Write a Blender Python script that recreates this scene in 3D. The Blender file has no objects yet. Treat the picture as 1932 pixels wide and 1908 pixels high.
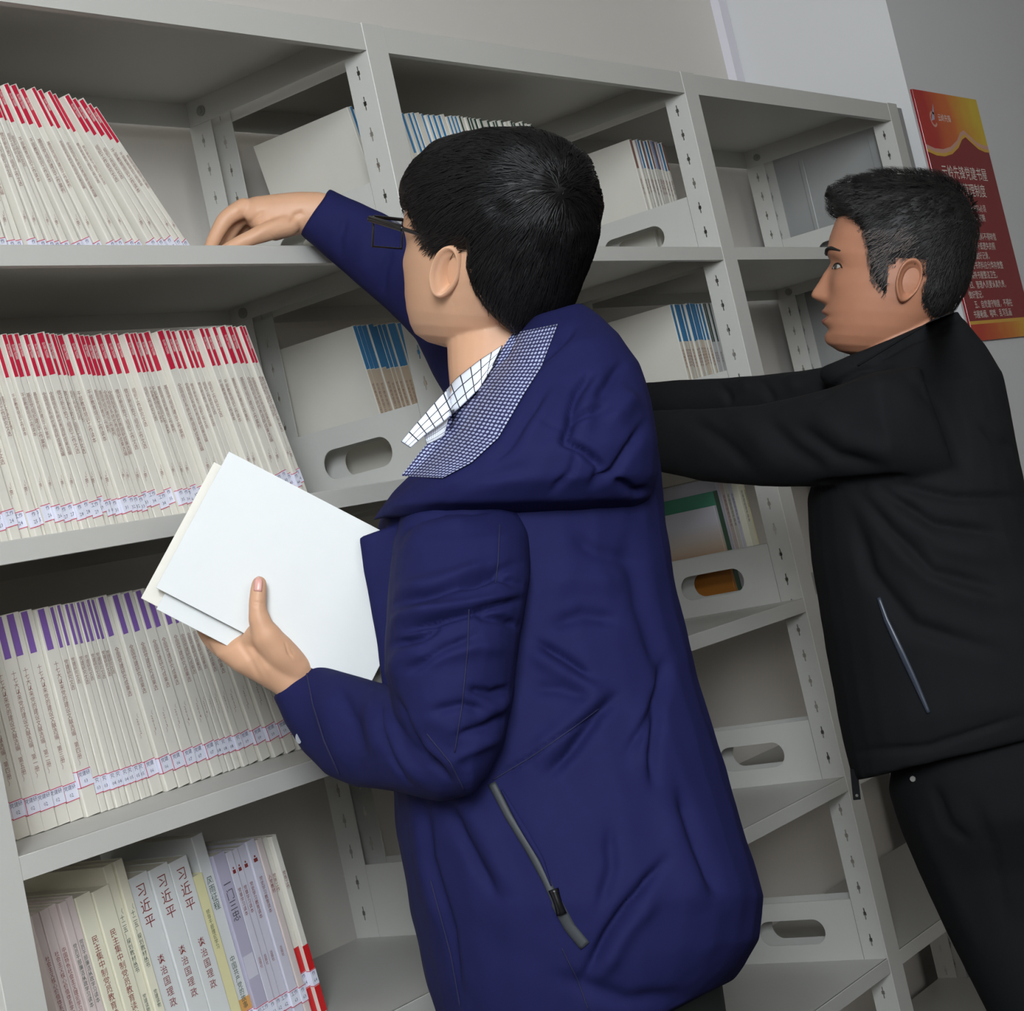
import bpy, bmesh, math, random
import numpy as np
from mathutils import Vector, Matrix, noise as mnoise

S = bpy.context.scene
COL = S.collection
R = math.radians

# ---------------------------------------------------------------- camera
IW, IH = 1932, 1908
CF, CPX, CPY = 3513.2, 829.26, 702.9           # focal length and principal point, in pixels of the photo (a cropped frame)
CAMLOC = Vector((-2.1333, -1.6155, 1.2347))
CAMROT = (Matrix.Rotation(R(-52.9385), 3, 'Z') @ Matrix.Rotation(R(95.5839), 3, 'X') @ Matrix.Rotation(R(-12.2637), 3, 'Z'))
cd = bpy.data.cameras.new('camera'); cam = bpy.data.objects.new('camera', cd); COL.objects.link(cam)
cam.location = CAMLOC; cam.rotation_euler = CAMROT.to_euler()
cd.sensor_fit = 'HORIZONTAL'; cd.sensor_width = 36.0; cd.lens = CF * 36.0 / IW
cd.shift_x = (IW / 2 - CPX) / IW; cd.shift_y = (CPY - IH / 2) / IW
cd.clip_start = .05
S.camera = cam

# ---------------------------------------------------------------- world, window light, exposure
w = bpy.data.worlds.new('overcast_sky'); S.world = w; w.use_nodes = True
w.node_tree.nodes['Background'].inputs[0].default_value = (.80, .88, 1, 1)
w.node_tree.nodes['Background'].inputs[1].default_value = .4
def area(name, loc, aim, sx, sy, power, col):
    l = bpy.data.lights.new(name, 'AREA'); l.shape = 'RECTANGLE'; l.size = sx; l.size_y = sy; l.energy = power; l.color = col
    o = bpy.data.objects.new(name, l); COL.objects.link(o); o.location = loc
    o.rotation_euler = (Vector(aim) - Vector(loc)).to_track_quat('-Z', 'Z').to_euler()
    return o
area('window_daylight', (-3.52, -2.55, 2.46), (0, -1.6, 2.0), 3.6, .95, 430, (.88, .94, 1))
area('window_daylight', (-2.6, -4.95, 2.46), (-1.2, 0, 1.9), 2.0, .9, 38, (1, .98, .94))
S.view_settings.view_transform = 'Standard'; S.view_settings.look = 'None'
S.view_settings.gamma = 1.0; S.view_settings.use_curve_mapping = False
S.view_settings.exposure = 0.0

# ---------------------------------------------------------------- materials
def srgb(r, g, b):
    f = lambda c: (c / 255 / 12.92) if c / 255 <= .04045 else ((c / 255 + .055) / 1.055) ** 2.4
    return (f(r), f(g), f(b), 1)
MATS = {}
def mat(name, col, rough=.6, var=.0, scale=20, bump=0, bscale=200, metallic=0, spec=.5, sss=0, sheen=0, dist=.001):
    if name in MATS: return MATS[name]
    m = bpy.data.materials.new(name); m.use_nodes = True; MATS[name] = m
    nt = m.node_tree; b = nt.nodes['Principled BSDF']
    c = srgb(*col)
    b.inputs['Base Color'].default_value = c; b.inputs['Roughness'].default_value = rough
    b.inputs['Metallic'].default_value = metallic; b.inputs['Specular IOR Level'].default_value = spec
    if sss:
        b.inputs['Subsurface Weight'].default_value = sss
        b.inputs['Subsurface Radius'].default_value = (.012, .004, .002); b.inputs['Subsurface Scale'].default_value = 1
    if sheen: b.inputs['Sheen Weight'].default_value = sheen
    if var or bump:
        tc = nt.nodes.new('ShaderNodeTexCoord')
    if var:
        n = nt.nodes.new('ShaderNodeTexNoise'); n.inputs['Scale'].default_value = scale; n.inputs['Detail'].default_value = 4
        nt.links.new(tc.outputs['Object'], n.inputs['Vector'])
        mx = nt.nodes.new('ShaderNodeMix'); mx.data_type = 'RGBA'
        mx.inputs[6].default_value = tuple(x * (1 - var) for x in c[:3]) + (1,)
        mx.inputs[7].default_value = tuple(min(1, x * (1 + var)) for x in c[:3]) + (1,)
        nt.links.new(n.outputs[0], mx.inputs[0]); nt.links.new(mx.outputs[2], b.inputs['Base Color'])
    if bump:
        n2 = nt.nodes.new('ShaderNodeTexNoise'); n2.inputs['Scale'].default_value = bscale; n2.inputs['Detail'].default_value = 3
        nt.links.new(tc.outputs['Object'], n2.inputs['Vector'])
        bp = nt.nodes.new('ShaderNodeBump'); bp.inputs['Strength'].default_value = bump; bp.inputs['Distance'].default_value = dist
        nt.links.new(n2.outputs[0], bp.inputs['Height']); nt.links.new(bp.outputs[0], b.inputs['Normal'])
    return m
M_steel = mat('painted_steel', (196, 195, 189), .42, .03, 6, .12, 900, dist=.0004)
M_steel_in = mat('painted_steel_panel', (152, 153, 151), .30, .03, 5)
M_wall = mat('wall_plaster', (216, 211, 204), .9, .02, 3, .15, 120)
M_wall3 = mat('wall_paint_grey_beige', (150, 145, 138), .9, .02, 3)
M_wall2 = mat('wall_plaster_column', (214, 214, 214), .9, .02, 3, .15, 120)
M_floor = mat('floor_tile', (50, 44, 40), .5, .08, 4)
M_ceil = mat('ceiling_plaster', (225, 222, 216), .9, .02, 3)
M_cond = mat('plastic_trunking', (222, 220, 228), .5)
M_white = mat('white_frame', (225, 225, 225), .5)
M_bolt = mat('painted_bolt', (150, 149, 143), .4)
M_pages = mat('page_block', (226, 221, 204), .85, .05, 300)
M_cream = mat('cream_paper_cover', (220, 216, 205), .55, .02, 30)
M_white_cover = mat('white_paper_cover', (212, 214, 213), .5, .02, 30)
M_ivory = mat('ivory_paper_cover', (226, 222, 200), .55, .02, 30)
M_pink = mat('pale_pink_cover', (214, 200, 196), .55, .02, 30)
M_yellow = mat('pale_yellow_cover', (222, 216, 168), .55, .02, 30)
M_lav = mat('lavender_cover', (178, 174, 194), .5, .04, 40)
M_lav2 = mat('pale_lavender_cover', (206, 204, 216), .5, .02, 40)
M_green = mat('dark_green_cover', (52, 92, 68), .45, .06, 40)
M_orange = mat('orange_binder', (170, 98, 40), .5, .05, 40)
M_red = mat('print_red', (196, 32, 62), .5)
M_red2 = mat('print_bright_red', (206, 30, 34), .45)
M_purple = mat('print_purple', (128, 94, 168), .5)
M_blue = mat('print_blue', (60, 128, 178), .5)
M_dkgreen = mat('print_dark_green', (48, 74, 66), .5)
M_tan = mat('print_tan', (208, 190, 166), .55)
M_orng = mat('print_orange', (214, 160, 92), .55)
M_tbrown = mat('ink_brown', (140, 100, 92), .6)
M_tdark = mat('ink_dark', (70, 66, 72), .6)
M_tred = mat('ink_dark_red', (128, 48, 44), .6)
M_tblue = mat('ink_blue', (74, 78, 110), .6)
M_tgreen = mat('ink_green', (56, 80, 68), .6)
M_twhite = mat('ink_white', (232, 222, 214), .6)
M_lab = mat('label_paper', (226, 227, 240), .5)
M_dark = mat('dark_gap', (22, 22, 22), .8)

# ---------------------------------------------------------------- mesh helpers
class MB:
    """collects boxes, quads and polygons of several materials and links them as one mesh object"""
    def __init__(s): s.v = []; s.f = []; s.mi = []; s.mats = []
    def m(s, mt):
        if mt not in s.mats: s.mats.append(mt)
        return s.mats.index(mt)
    def poly(s, pts, mt):
        n = len(s.v); s.v += [tuple(p) for p in pts]; s.f.append(tuple(range(n, n + len(pts)))); s.mi.append(s.m(mt))
    def box(s, x0, x1, y0, y1, z0, z1, mt):
        n = len(s.v); k = s.m(mt)
        s.v += [(x0, y0, z0), (x1, y0, z0), (x1, y1, z0), (x0, y1, z0), (x0, y0, z1), (x1, y0, z1), (x1, y1, z1), (x0, y1, z1)]
        for f in ((0, 3, 2, 1), (4, 5, 6, 7), (0, 1, 5, 4), (1, 2, 6, 5), (2, 3, 7, 6), (3, 0, 4, 7)):
            s.f.append(tuple(n + i for i in f)); s.mi.append(k)
    def prism(s, prof, z0, z1, mt, axis='z'):
        n = len(s.v); k = s.m(mt); c = len(prof)
        for z in (z0, z1):
            for a, b in prof: s.v.append((a, b, z) if axis == 'z' else ((z, a, b) if axis == 'x' else (a, z, b)))
        for i in range(c):
            j = (i + 1) % c; s.f.append((n + i, n + j, n + c + j, n + c + i)); s.mi.append(k)
        s.f.append(tuple(n + c - 1 - i for i in range(c))); s.mi.append(k)
        s.f.append(tuple(n + c + i for i in range(c))); s.mi.append(k)
    def add_mesh(s, me, mt, M=None):
        n = len(s.v); k = s.m(mt)
        for v in me.vertices:
            c = v.co if M is None else M @ v.co
            s.v.append(tuple(c))
        for p in me.polygons: s.f.append(tuple(n + i for i in p.vertices)); s.mi.append(k)
    def mesh(s, name):
        me = bpy.data.meshes.new(name); me.from_pydata(s.v, [], s.f)
        for mt in s.mats: me.materials.append(mt)
        me.polygons.foreach_set('material_index', s.mi); me.update()
        return me
    def build(s, name, parent=None, bevel=0, loc=None):
        return link(name, s.mesh(name), parent, bevel, loc)
def link(name, me, parent=None, bevel=0, loc=None):
    o = bpy.data.objects.new(name, me); COL.objects.link(o)
    if parent: o.parent = parent
    if loc is not None: o.location = loc
    if bevel:
        b = o.modifiers.new('bevel', 'BEVEL'); b.width = bevel; b.segments = 2; b.limit_method = 'ANGLE'
    return o
def empty(name, loc=(0, 0, 0)):
    o = bpy.data.objects.new(name, None); COL.objects.link(o); o.location = loc; o.empty_display_size = .05
    return o
def tag(o, label=None, cat=None, group=None, kind=None):
    for k, v in (('label', label), ('category', cat), ('group', group), ('kind', kind)):
        if v: o[k] = v
    return o
TXT = {}
def glyphs(body, size, res=1, spacing=1.0, align='CENTER'):
    """mesh of a text in the XZ plane, facing -Y, centred on x=0 and hanging down from z=0 line by line"""
    key = (body, size, res, spacing, align)
    if key in TXT: return TXT[key]
    c = bpy.data.curves.new('lettering', 'FONT'); c.body = body; c.size = size; c.resolution_u = res; c.align_x = align
    c.space_line = spacing; c.align_y = 'TOP'
    o = bpy.data.objects.new('lettering', c); COL.objects.link(o)
    dg = bpy.context.evaluated_depsgraph_get()
    me = bpy.data.meshes.new_from_object(o.evaluated_get(dg))
    me.transform(Matrix.Rotation(R(90), 4, 'X')); bpy.data.objects.remove(o)
    TXT[key] = me
    return me
ORD = ['first', 'second', 'third', 'fourth', 'fifth', 'sixth', 'seventh', 'eighth', 'ninth', 'tenth', 'eleventh', 'twelfth', 'thirteenth',
       'fourteenth', 'fifteenth', 'sixteenth', 'seventeenth', 'eighteenth', 'nineteenth', 'twentieth']
def ordw(i):
    if i < 20: return ORD[i]
    tens = ['', '', 'twenty', 'thirty', 'forty', 'fifty']; n = i + 1
    return tens[n // 10] + '-' + ORD[n % 10 - 1] if n % 10 else {30: 'thirtieth', 40: 'fortieth', 50: 'fiftieth'}[n]

# ---------------------------------------------------------------- the room
YW, XC, YC = .44, 2.05, .017                  # back wall, left side and front of the wall column
def struct(name, x0, x1, y0, y1, z0, z1, mt):
    m = MB(); m.box(x0, x1, y0, y1, z0, z1, mt); o = m.build(name); tag(o, kind='structure'); return o
struct('floor', -4.2, 4.2, -5.2, .6, -.1, 0, M_floor)
struct('ceiling', -4.2, 4.2, -5.2, .6, 3.1, 3.2, M_ceil)
struct('wall_back', -4.2, 4.2, YW, YW + .15, 0, 3.1, M_wall)
struct('wall_column', XC, 3.1, YC, YW, 0, 3.1, M_wall2)
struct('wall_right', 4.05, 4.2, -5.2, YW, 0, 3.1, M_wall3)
struct('trim_1', XC - .042, XC - .002, YW - .022, YW, 0, 3.1, M_cond)
def window_wall(name, axis, pos, thick, a0, a1, wa0, wa1, wz0, wz1, n):
    """a wall with one large opening and its window frame"""
    m = MB(); f = MB()
    def B(mb, p, q, z0, z1, mt, inset=0):
        lo, hi = sorted((pos, pos + thick))
        if inset: lo, hi = (lo + hi) / 2 - .03, (lo + hi) / 2 + .03
        if axis == 'x': mb.box(lo, hi, p, q, z0, z1, mt)
        else: mb.box(p, q, lo, hi, z0, z1, mt)
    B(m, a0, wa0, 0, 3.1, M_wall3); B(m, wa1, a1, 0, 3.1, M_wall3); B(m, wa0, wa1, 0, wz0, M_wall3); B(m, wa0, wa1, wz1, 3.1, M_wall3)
    tag(m.build(name), kind='structure')
    for z0, z1 in ((wz0, wz0 + .05), (wz1 - .05, wz1)): B(f, wa0, wa1, z0, z1, M_white, 1)
    for i in range(5):
        c = wa0 + (wa1 - wa0) * i / 4; B(f, max(wa0, c - .025), min(wa1, c + .025), wz0 + .05, wz1 - .05, M_white, 1)
    tag(f.build('window_%d' % n), kind='structure')
window_wall('wall_left', 'x', -3.75, .15, -5.2, YW, -4.4, -.7, 1.95, 2.95, 1)
window_wall('wall_front', 'y', -5.2, .15, -3.6, 4.05, -3.55, -1.5, 1.95, 2.95, 2)

# ---------------------------------------------------------------- the steel shelving
W, PW, DP = .9341, .051, .3792
ZT, LT, LL = 2.0256, .0412, .0251
ZS = [2.0256, 1.6868, 1.3531, 1.0252, .6984, .372, .06]
FL = .046                                      # flange depth of an upright
def flange(m, x0, x1, y0, y1, z0, z1, mt, phase):
    """a perforated strip in the YZ plane: key-shaped holes cut right through"""
    yc = (y0 + y1) / 2; z = z0; k = 0
    while True:
        zc = z0 + phase + k * .047; k += 1
        if zc + .012 > z1: break
        m.box(x0, x1, y0, y1, z, zc - .0105, mt)
        for a, b, hw in ((-.0105, -.0032, .0013), (-.0032, .0032, .0032), (.0032, .0105, .0013)):
            m.box(x0, x1, y0, yc - hw, zc + a, zc + b, mt); m.box(x0, x1, yc + hw, y1, zc + a, zc + b, mt)
        z = zc + .0105
    m.box(x0, x1, y0, y1, z, z1, mt)
def upright(x, back, parent):
    t = .0016; m = MB(); z1 = ZT + .001
    if not back:
        m.prism([(x + .0008, .0), (x + PW - .0008, .0), (x + PW, .0008), (x + PW, .004), (x, .004), (x, .0008)], 0, z1, M_steel)
        flange(m, x, x + t, .004, FL, 0, z1, M_steel, .03); flange(m, x + PW - t, x + PW, .004, FL, 0, z1, M_steel, .03)
    else:
        m.box(x, x + PW, DP - t, DP, 0, z1, M_steel)
        flange(m, x, x + t, DP - FL, DP - t, 0, z1, M_steel, .03); flange(m, x + PW - t, x + PW, DP - FL, DP - t, 0, z1, M_steel, .03)
    m.build('rear_upright' if back else 'front_upright', parent)
def pan(x0, x1, z, lip, parent):
    """a shelf board folded down along its four sides"""
    m = MB(); t = .0014; r = .0012
    y0, y1 = .0006, DP - .002
    m.box(x0, x1, y0 + r, y1, z - t, z, M_steel)
    m.prism([(y0, z - r), (y0 + r, z), (y0 + .003, z), (y0 + .003, z - lip), (y0, z - lip)], x0, x1, M_steel, 'x')
    m.box(x0, x1, y0 + .003, y0 + .012, z - lip, z - lip + t, M_steel)
    m.box(x0, x1, y1 - t, y1, z - lip, z - t, M_steel)
    m.box(x0, x0 + t, y0 + .003, y1 - t, z - lip, z - t, M_steel); m.box(x1 - t, x1, y0 + .003, y1 - t, z - lip, z - t, M_steel)
    return m.build('shelf_board', parent)
def end_plate(x, z, parent):
    """upright end plate of a shelf with a long oval hand hole"""
    bm = bmesh.new()
    h = .109; ya, yb = FL + .001, DP - FL - .001; yc0, yc1, zc, r = .134, .226, .054, .0225
    outer = [(ya, 0), (yb, 0), (yb, h), (ya, h)]
    N = 12
    hole = [(yc1 + r * math.cos(a), zc + r * math.sin(a)) for a in [R(-90 + 180 * i / N) for i in range(N + 1)]] + \
           [(yc0 + r * math.cos(a), zc + r * math.sin(a)) for a in [R(90 + 180 * i / N) for i in range(N + 1)]]
    vo = [bm.verts.new((0, a, b)) for a, b in outer]; vh = [bm.verts.new((0, a, b)) for a, b in hole]
    es = [bm.edges.new((vo[i], vo[(i + 1) % 4])) for i in range(4)] + [bm.edges.new((vh[i], vh[(i + 1) % len(vh)])) for i in range(len(vh))]
    bmesh.ops.triangle_fill(bm, use_beauty=True, use_dissolve=False, edges=es)
    ext = bmesh.ops.extrude_face_region(bm, geom=bm.faces[:])
    bmesh.ops.translate(bm, vec=(.0016, 0, 0), verts=[v for v in ext['geom'] if isinstance(v, bmesh.types.BMVert)])
    bmesh.ops.recalc_face_normals(bm, faces=bm.faces[:])
    me = bpy.data.meshes.new('end_plate'); bm.to_mesh(me); bm.free(); me.materials.append(M_steel)
    return link('end_plate', me, parent, loc=(x, 0, z))
bolt_me = None
def bolt(x, y, z, parent):
    global bolt_me
    if bolt_me is None:
        m = MB(); pr = [(.0085 * math.cos(R(a)), .0085 * math.sin(R(a))) for a in range(0, 360, 30)]
        m.prism(pr, -.003, 0, M_bolt, 'x'); m.prism([(a * .45, b * .45) for a, b in pr], -.005, -.003, M_bolt, 'x'); bolt_me = m.mesh('bolt')
    link('bolt', bolt_me, parent, loc=(x, y, z))
bays = []
bl = ['grey steel bookshelf bay at the left, packed with red and purple topped books',
      'grey steel bookshelf bay in the middle behind the man in the blue jacket',
      'grey steel bookshelf bay at the right end next to the red wall board']
for b in range(3):
    t = empty('steel_bookshelf', (0, 0, 0)); tag(t, bl[b], 'bookshelf', 'steel shelf bays along the wall'); bays.append(t)
    x0 = (b - 1) * W
    if b == 0: upright(x0, 0, t); upright(x0, 1, t)
    upright(x0 + W, 0, t); upright(x0 + W, 1, t)
    for i, z in enumerate(ZS):
        lip = LT if i == 0 else LL
        pan(x0 + PW + .0004, x0 + W - .0004, z, lip, t)
        if 0 < i < 6:
            end_plate(x0 + W - .0002, z, t); end_plate(x0 + PW - .0014, z, t)
        bolt(x0 + W - .0018, .345, z - lip * .55, t)
m = MB(); m.box(2 * W + PW + .0004, 2 * W + PW + .0304, .003, DP, 0, ZT - .006, M_steel_in)
m.build('end_panel', bays[2], .001)
for yy, hw in ((.262, .006), (.075, .012)):
    m = MB(); m.box(2 * W + PW - .003, 2 * W + PW + .0006, yy - hw, yy + hw, .02, ZT - .05, M_steel_in); m.build('stiffening_rib', bays[2], .0015)

# ---------------------------------------------------------------- the books
random.seed(7)
def vert(s): return '\n'.join(s)
LABN = {}
def spine_label(t, zl, word, num, y=0, rounded=False):
    """paper sticker round the foot of a spine: red rules, class name and number"""
    m = MB(); h = .021; e = -.00035
    m.box(-.0002, t + .0002, e, .006, zl, zl + h, M_lab)
    for z in (zl + .0002, zl + h - .0011): m.box(-.0003, t + .0003, e - .0001, .0062, z, z + .0009, M_red)
    if rounded: m.box(.0004, .0013, e - .0001, e, zl, zl + h, M_red)
    sz = .0062; n = max(1, min(len(word), int((t - .001) / (sz * .98))))
    g = glyphs(word[-n:] if not rounded else word[:n], sz); m.add_mesh(g, M_tblue, Matrix.Translation((t / 2, e - .00015, zl + h - .0022)))
    if num:
        sz2 = .0062
        nn = num if t > .008 else num[-1]
        g = glyphs(nn, sz2); m.add_mesh(g, M_tblue, Matrix.Translation((t / 2, e - .00015, zl + h - .0112)))
    return m
COVER = {}
def cover_mesh(t, H, D, mt, bands):
    key = (round(t, 4), H, D, mt.name, tuple((a, b, c.name, x0, x1) for a, b, c, x0, x1 in bands))
    if key in COVER: return COVER[key]
    m = MB(); c = .0006
    r = min(.0012, t * .2)
    m.prism([(0, D), (0, r), (r * .3, r * .3), (r, 0), (t - r, 0), (t - r * .3, r * .3), (t, r), (t, D), (t - c, D), (t - c, c + .0004), (c, c + .0004), (c, D)], 0, H, mt)
    for z0, z1, bm_, f0, f1 in bands:
        m.box(t * f0, t * f1, -.00015, .0004, z0, z1, bm_)
    me = m.mesh('cover'); COVER[key] = me
    pm = MB(); pm.box(c, t - c, c + .0006, D - .0015, .0012, H - .0012, M_pages); COVER[key, 'p'] = pm.mesh('page_block')
    return me
def book(label, group, loc, lean, H, t, D=.168, mt=None, bands=(), titles=(), lab=None, yaw=0, name='paperback_book', cat='book'):
    o = empty(name, loc); tag(o, label, cat, group)
    o.rotation_euler = (Matrix.Rotation(R(yaw), 3, 'Z') @ Matrix.Rotation(-lean, 3, 'Y')).to_euler()
    mt = mt or M_cream; bands = tuple(bands)
    key = (round(t, 4), H, D, mt.name, tuple((a, b, c.name, x0, x1) for a, b, c, x0, x1 in bands))
    link('cover', cover_mesh(t, H, D, mt, bands), o); link('page_block', COVER[key, 'p'], o)
    for body, size, z, ink, sp in titles:
        me = glyphs(vert(body), size, 1, sp)
        k = (me.name, ink.name)
        if k not in LABN:
            m2 = me.copy(); m2.materials.clear(); m2.materials.append(ink); LABN[k] = m2
        link('spine_title', LABN[k], o, loc=(t / 2, -.0002, z))
    if lab: spine_label(t, *lab).build('spine_label', o)
    return o
def row(specs, x, y, z, shelf_xmax=9):
    """stand leaning books on a shelf: each rests with its left face on its neighbour's top right corner; specs: dict(t,H,lean,dy,kw)"""
    prev = None; out = []
    for s in specs:
        th = s['lean']; H = s['H']; t = s['t']
        if prev is not None:
            px, pt, pH, pth = prev
            if th >= pth:
                tx = px + pt * math.cos(pth) - pH * math.sin(pth); tz = pt * math.sin(pth) + pH * math.cos(pth)
                hh = min(tz, H * math.cos(th)); f = hh / tz
                tx = px + pt * math.cos(pth) - f * pH * math.sin(pth)
                x = max(tx + math.tan(th) * hh, px + pt / math.cos(pth)) + .0006
            else: x = px + pt / math.cos(pth) + .0006
        out.append((x, y + s.get('dy', 0), z + .0003)); prev = (x, t, H, th)
    return out
def lerp(a, b, f): return a + (b - a) * f

# middle shelf of the left bay: the long red-topped row
def anchored(sp, right, y, z):
    """lay the row out, then slide it so that the last book's foot ends at x = right; drop what would not fit beside the left upright"""
    pos = row(sp, 0, y, z)
    sh = right - (pos[-1][0] + sp[-1]['t'] * math.cos(sp[-1]['lean']))
    out = [(s, (p[0] + sh, p[1], p[2])) for s, p in zip(sp, pos)]
    return [(s, p) for s, p in out if p[0] - s['H'] * math.sin(s['lean']) > -W + PW + .003]
def red_row(n, right, y, z, lean0, lean1, ts, H, gname, where, word, num0, seed, k0=0):
    rnd = random.Random(seed); sp = []
    T = ['全国组织系统优秀调研成果选编', '做好新形势下组织工作文选', '组织工作研究文选', '干部教育培训工作读本', '基层党组织建设工作案例']
    yj = 0
    for i in range(n):
        yj = max(-.012, min(.012, yj + rnd.choice((-.009, -.004, .001, .003, .006))))
        sp.append(dict(t=ts[i % len(ts)] * rnd.uniform(.94, 1.06), H=H + rnd.choice((0, 0, 0, .001, -.0015)), lean=lerp(lean0, lean1, max(0, (i - k0) / (n - 1 - k0))), dy=yj))
    an = anchored(sp, right, y, z); N = len(an)
    for i, (s, p) in enumerate(an):
        t = s['t']; H_ = s['H']; k = (i // 2) % len(T); sz = min(.0072, t * .62)
        tt = [(T[k], sz, H_ * .71, M_tbrown, .95)]
        if t > .009: tt.append(('优秀成果', sz * .8, H_ * .95, M_pink, .9))
        if i % 3: tt.append(('（上册）', sz * .8, H_ * .30, M_tbrown, .8))
        book('cream paperback with red spine top, %s from the right, %s' % (ordw(N - 1 - i), where), gname, p, s['lean'], H_, t, .185, M_cream,
             [(H_ * .79, H_ - .0008, M_red, .14, .74)], tt, (.020 + rnd.choice((0, 0, .001, -.001, .004)), word, '%02d' % (num0 + i // 2)))
tsr = [.0095, .0105, .010, .016, .012, .0085, .0085, .0125, .0125, .009, .0095, .0105, .011, .014, .0145, .0115, .0095, .009, .011, .010, .0145, .016, .0105, .009, .009, .0095, .0105]
red_row(62, -.183, .132, ZS[2], .07, .225, tsr, .257, 'red-topped paperbacks on the middle shelf', 'the middle shelf', '组织工作', 18, 3)
# upper shelf of the left bay: the red-topped row that slides over to the left
red_row(44, -.305, .120, ZS[1], .13, .56, [.0105, .012, .0095, .0085, .010, .008, .0085, .011], .257, 'red-topped paperbacks on the upper shelf', 'the upper shelf', '组织工作', 10, 5, 24)

# fourth shelf of the left bay: purple-topped row
def purple_row():
    rnd = random.Random(11); sp = []
    ts = [.020] * 5 + [.021, .022, .021, .022, .0105, .009, .010, .009, .009, .0095, .0095, .0085, .018, .0185, .0185, .0185, .0185, .0185, .0105, .010, .010, .011, .018, .018, .0185, .0185, .0185]
    yj = 0
    for i, t in enumerate(ts):
        yj = max(-.008, min(.010, yj + rnd.uniform(-.005, .006)))
        sp.append(dict(t=t * rnd.uniform(.97, 1.03), H=.252 + rnd.choice((0, 0, .001)), lean=lerp(.065, .20, (max(0, i - 5) / (len(ts) - 6)) ** 1.3), dy=yj))
    an = anchored(sp, -.276, .140, ZS[3]); N = len(an)
    for i, (s, p) in enumerate(an):
        i += len(ts) - N
        t = s['t']; H_ = s['H']; sz = min(.0074, t * .62)
        ti = '十七大以来党的建设文献选编（第%s册）' % '一二三四五'[i % 5] if i < 9 else ('党建研究文选' if i < 17 else '全国党建研究成果选')
        yr = '（%d）' % (2011 + (i // 3) % 4)
        book('cream paperback with purple spine top, %s from the right, fourth shelf' % ordw(len(ts) - 1 - i), 'purple-topped paperbacks on the fourth shelf', p, s['lean'], H_, t, .185, M_cream,
             [(H_ * .80, H_ - .0008, M_purple, .16, .62)],
             [(ti, sz, H_ * .74, M_tbrown, .95)] + ([(yr, sz * .85, H_ * .40, M_tbrown, .8)] if i > 16 else []),
             (.022 + (.012 if i == 8 else 0), '党建研究', '%02d' % (2 + max(0, i - 5) // 3), 0, t > .015))
purple_row()

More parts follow.
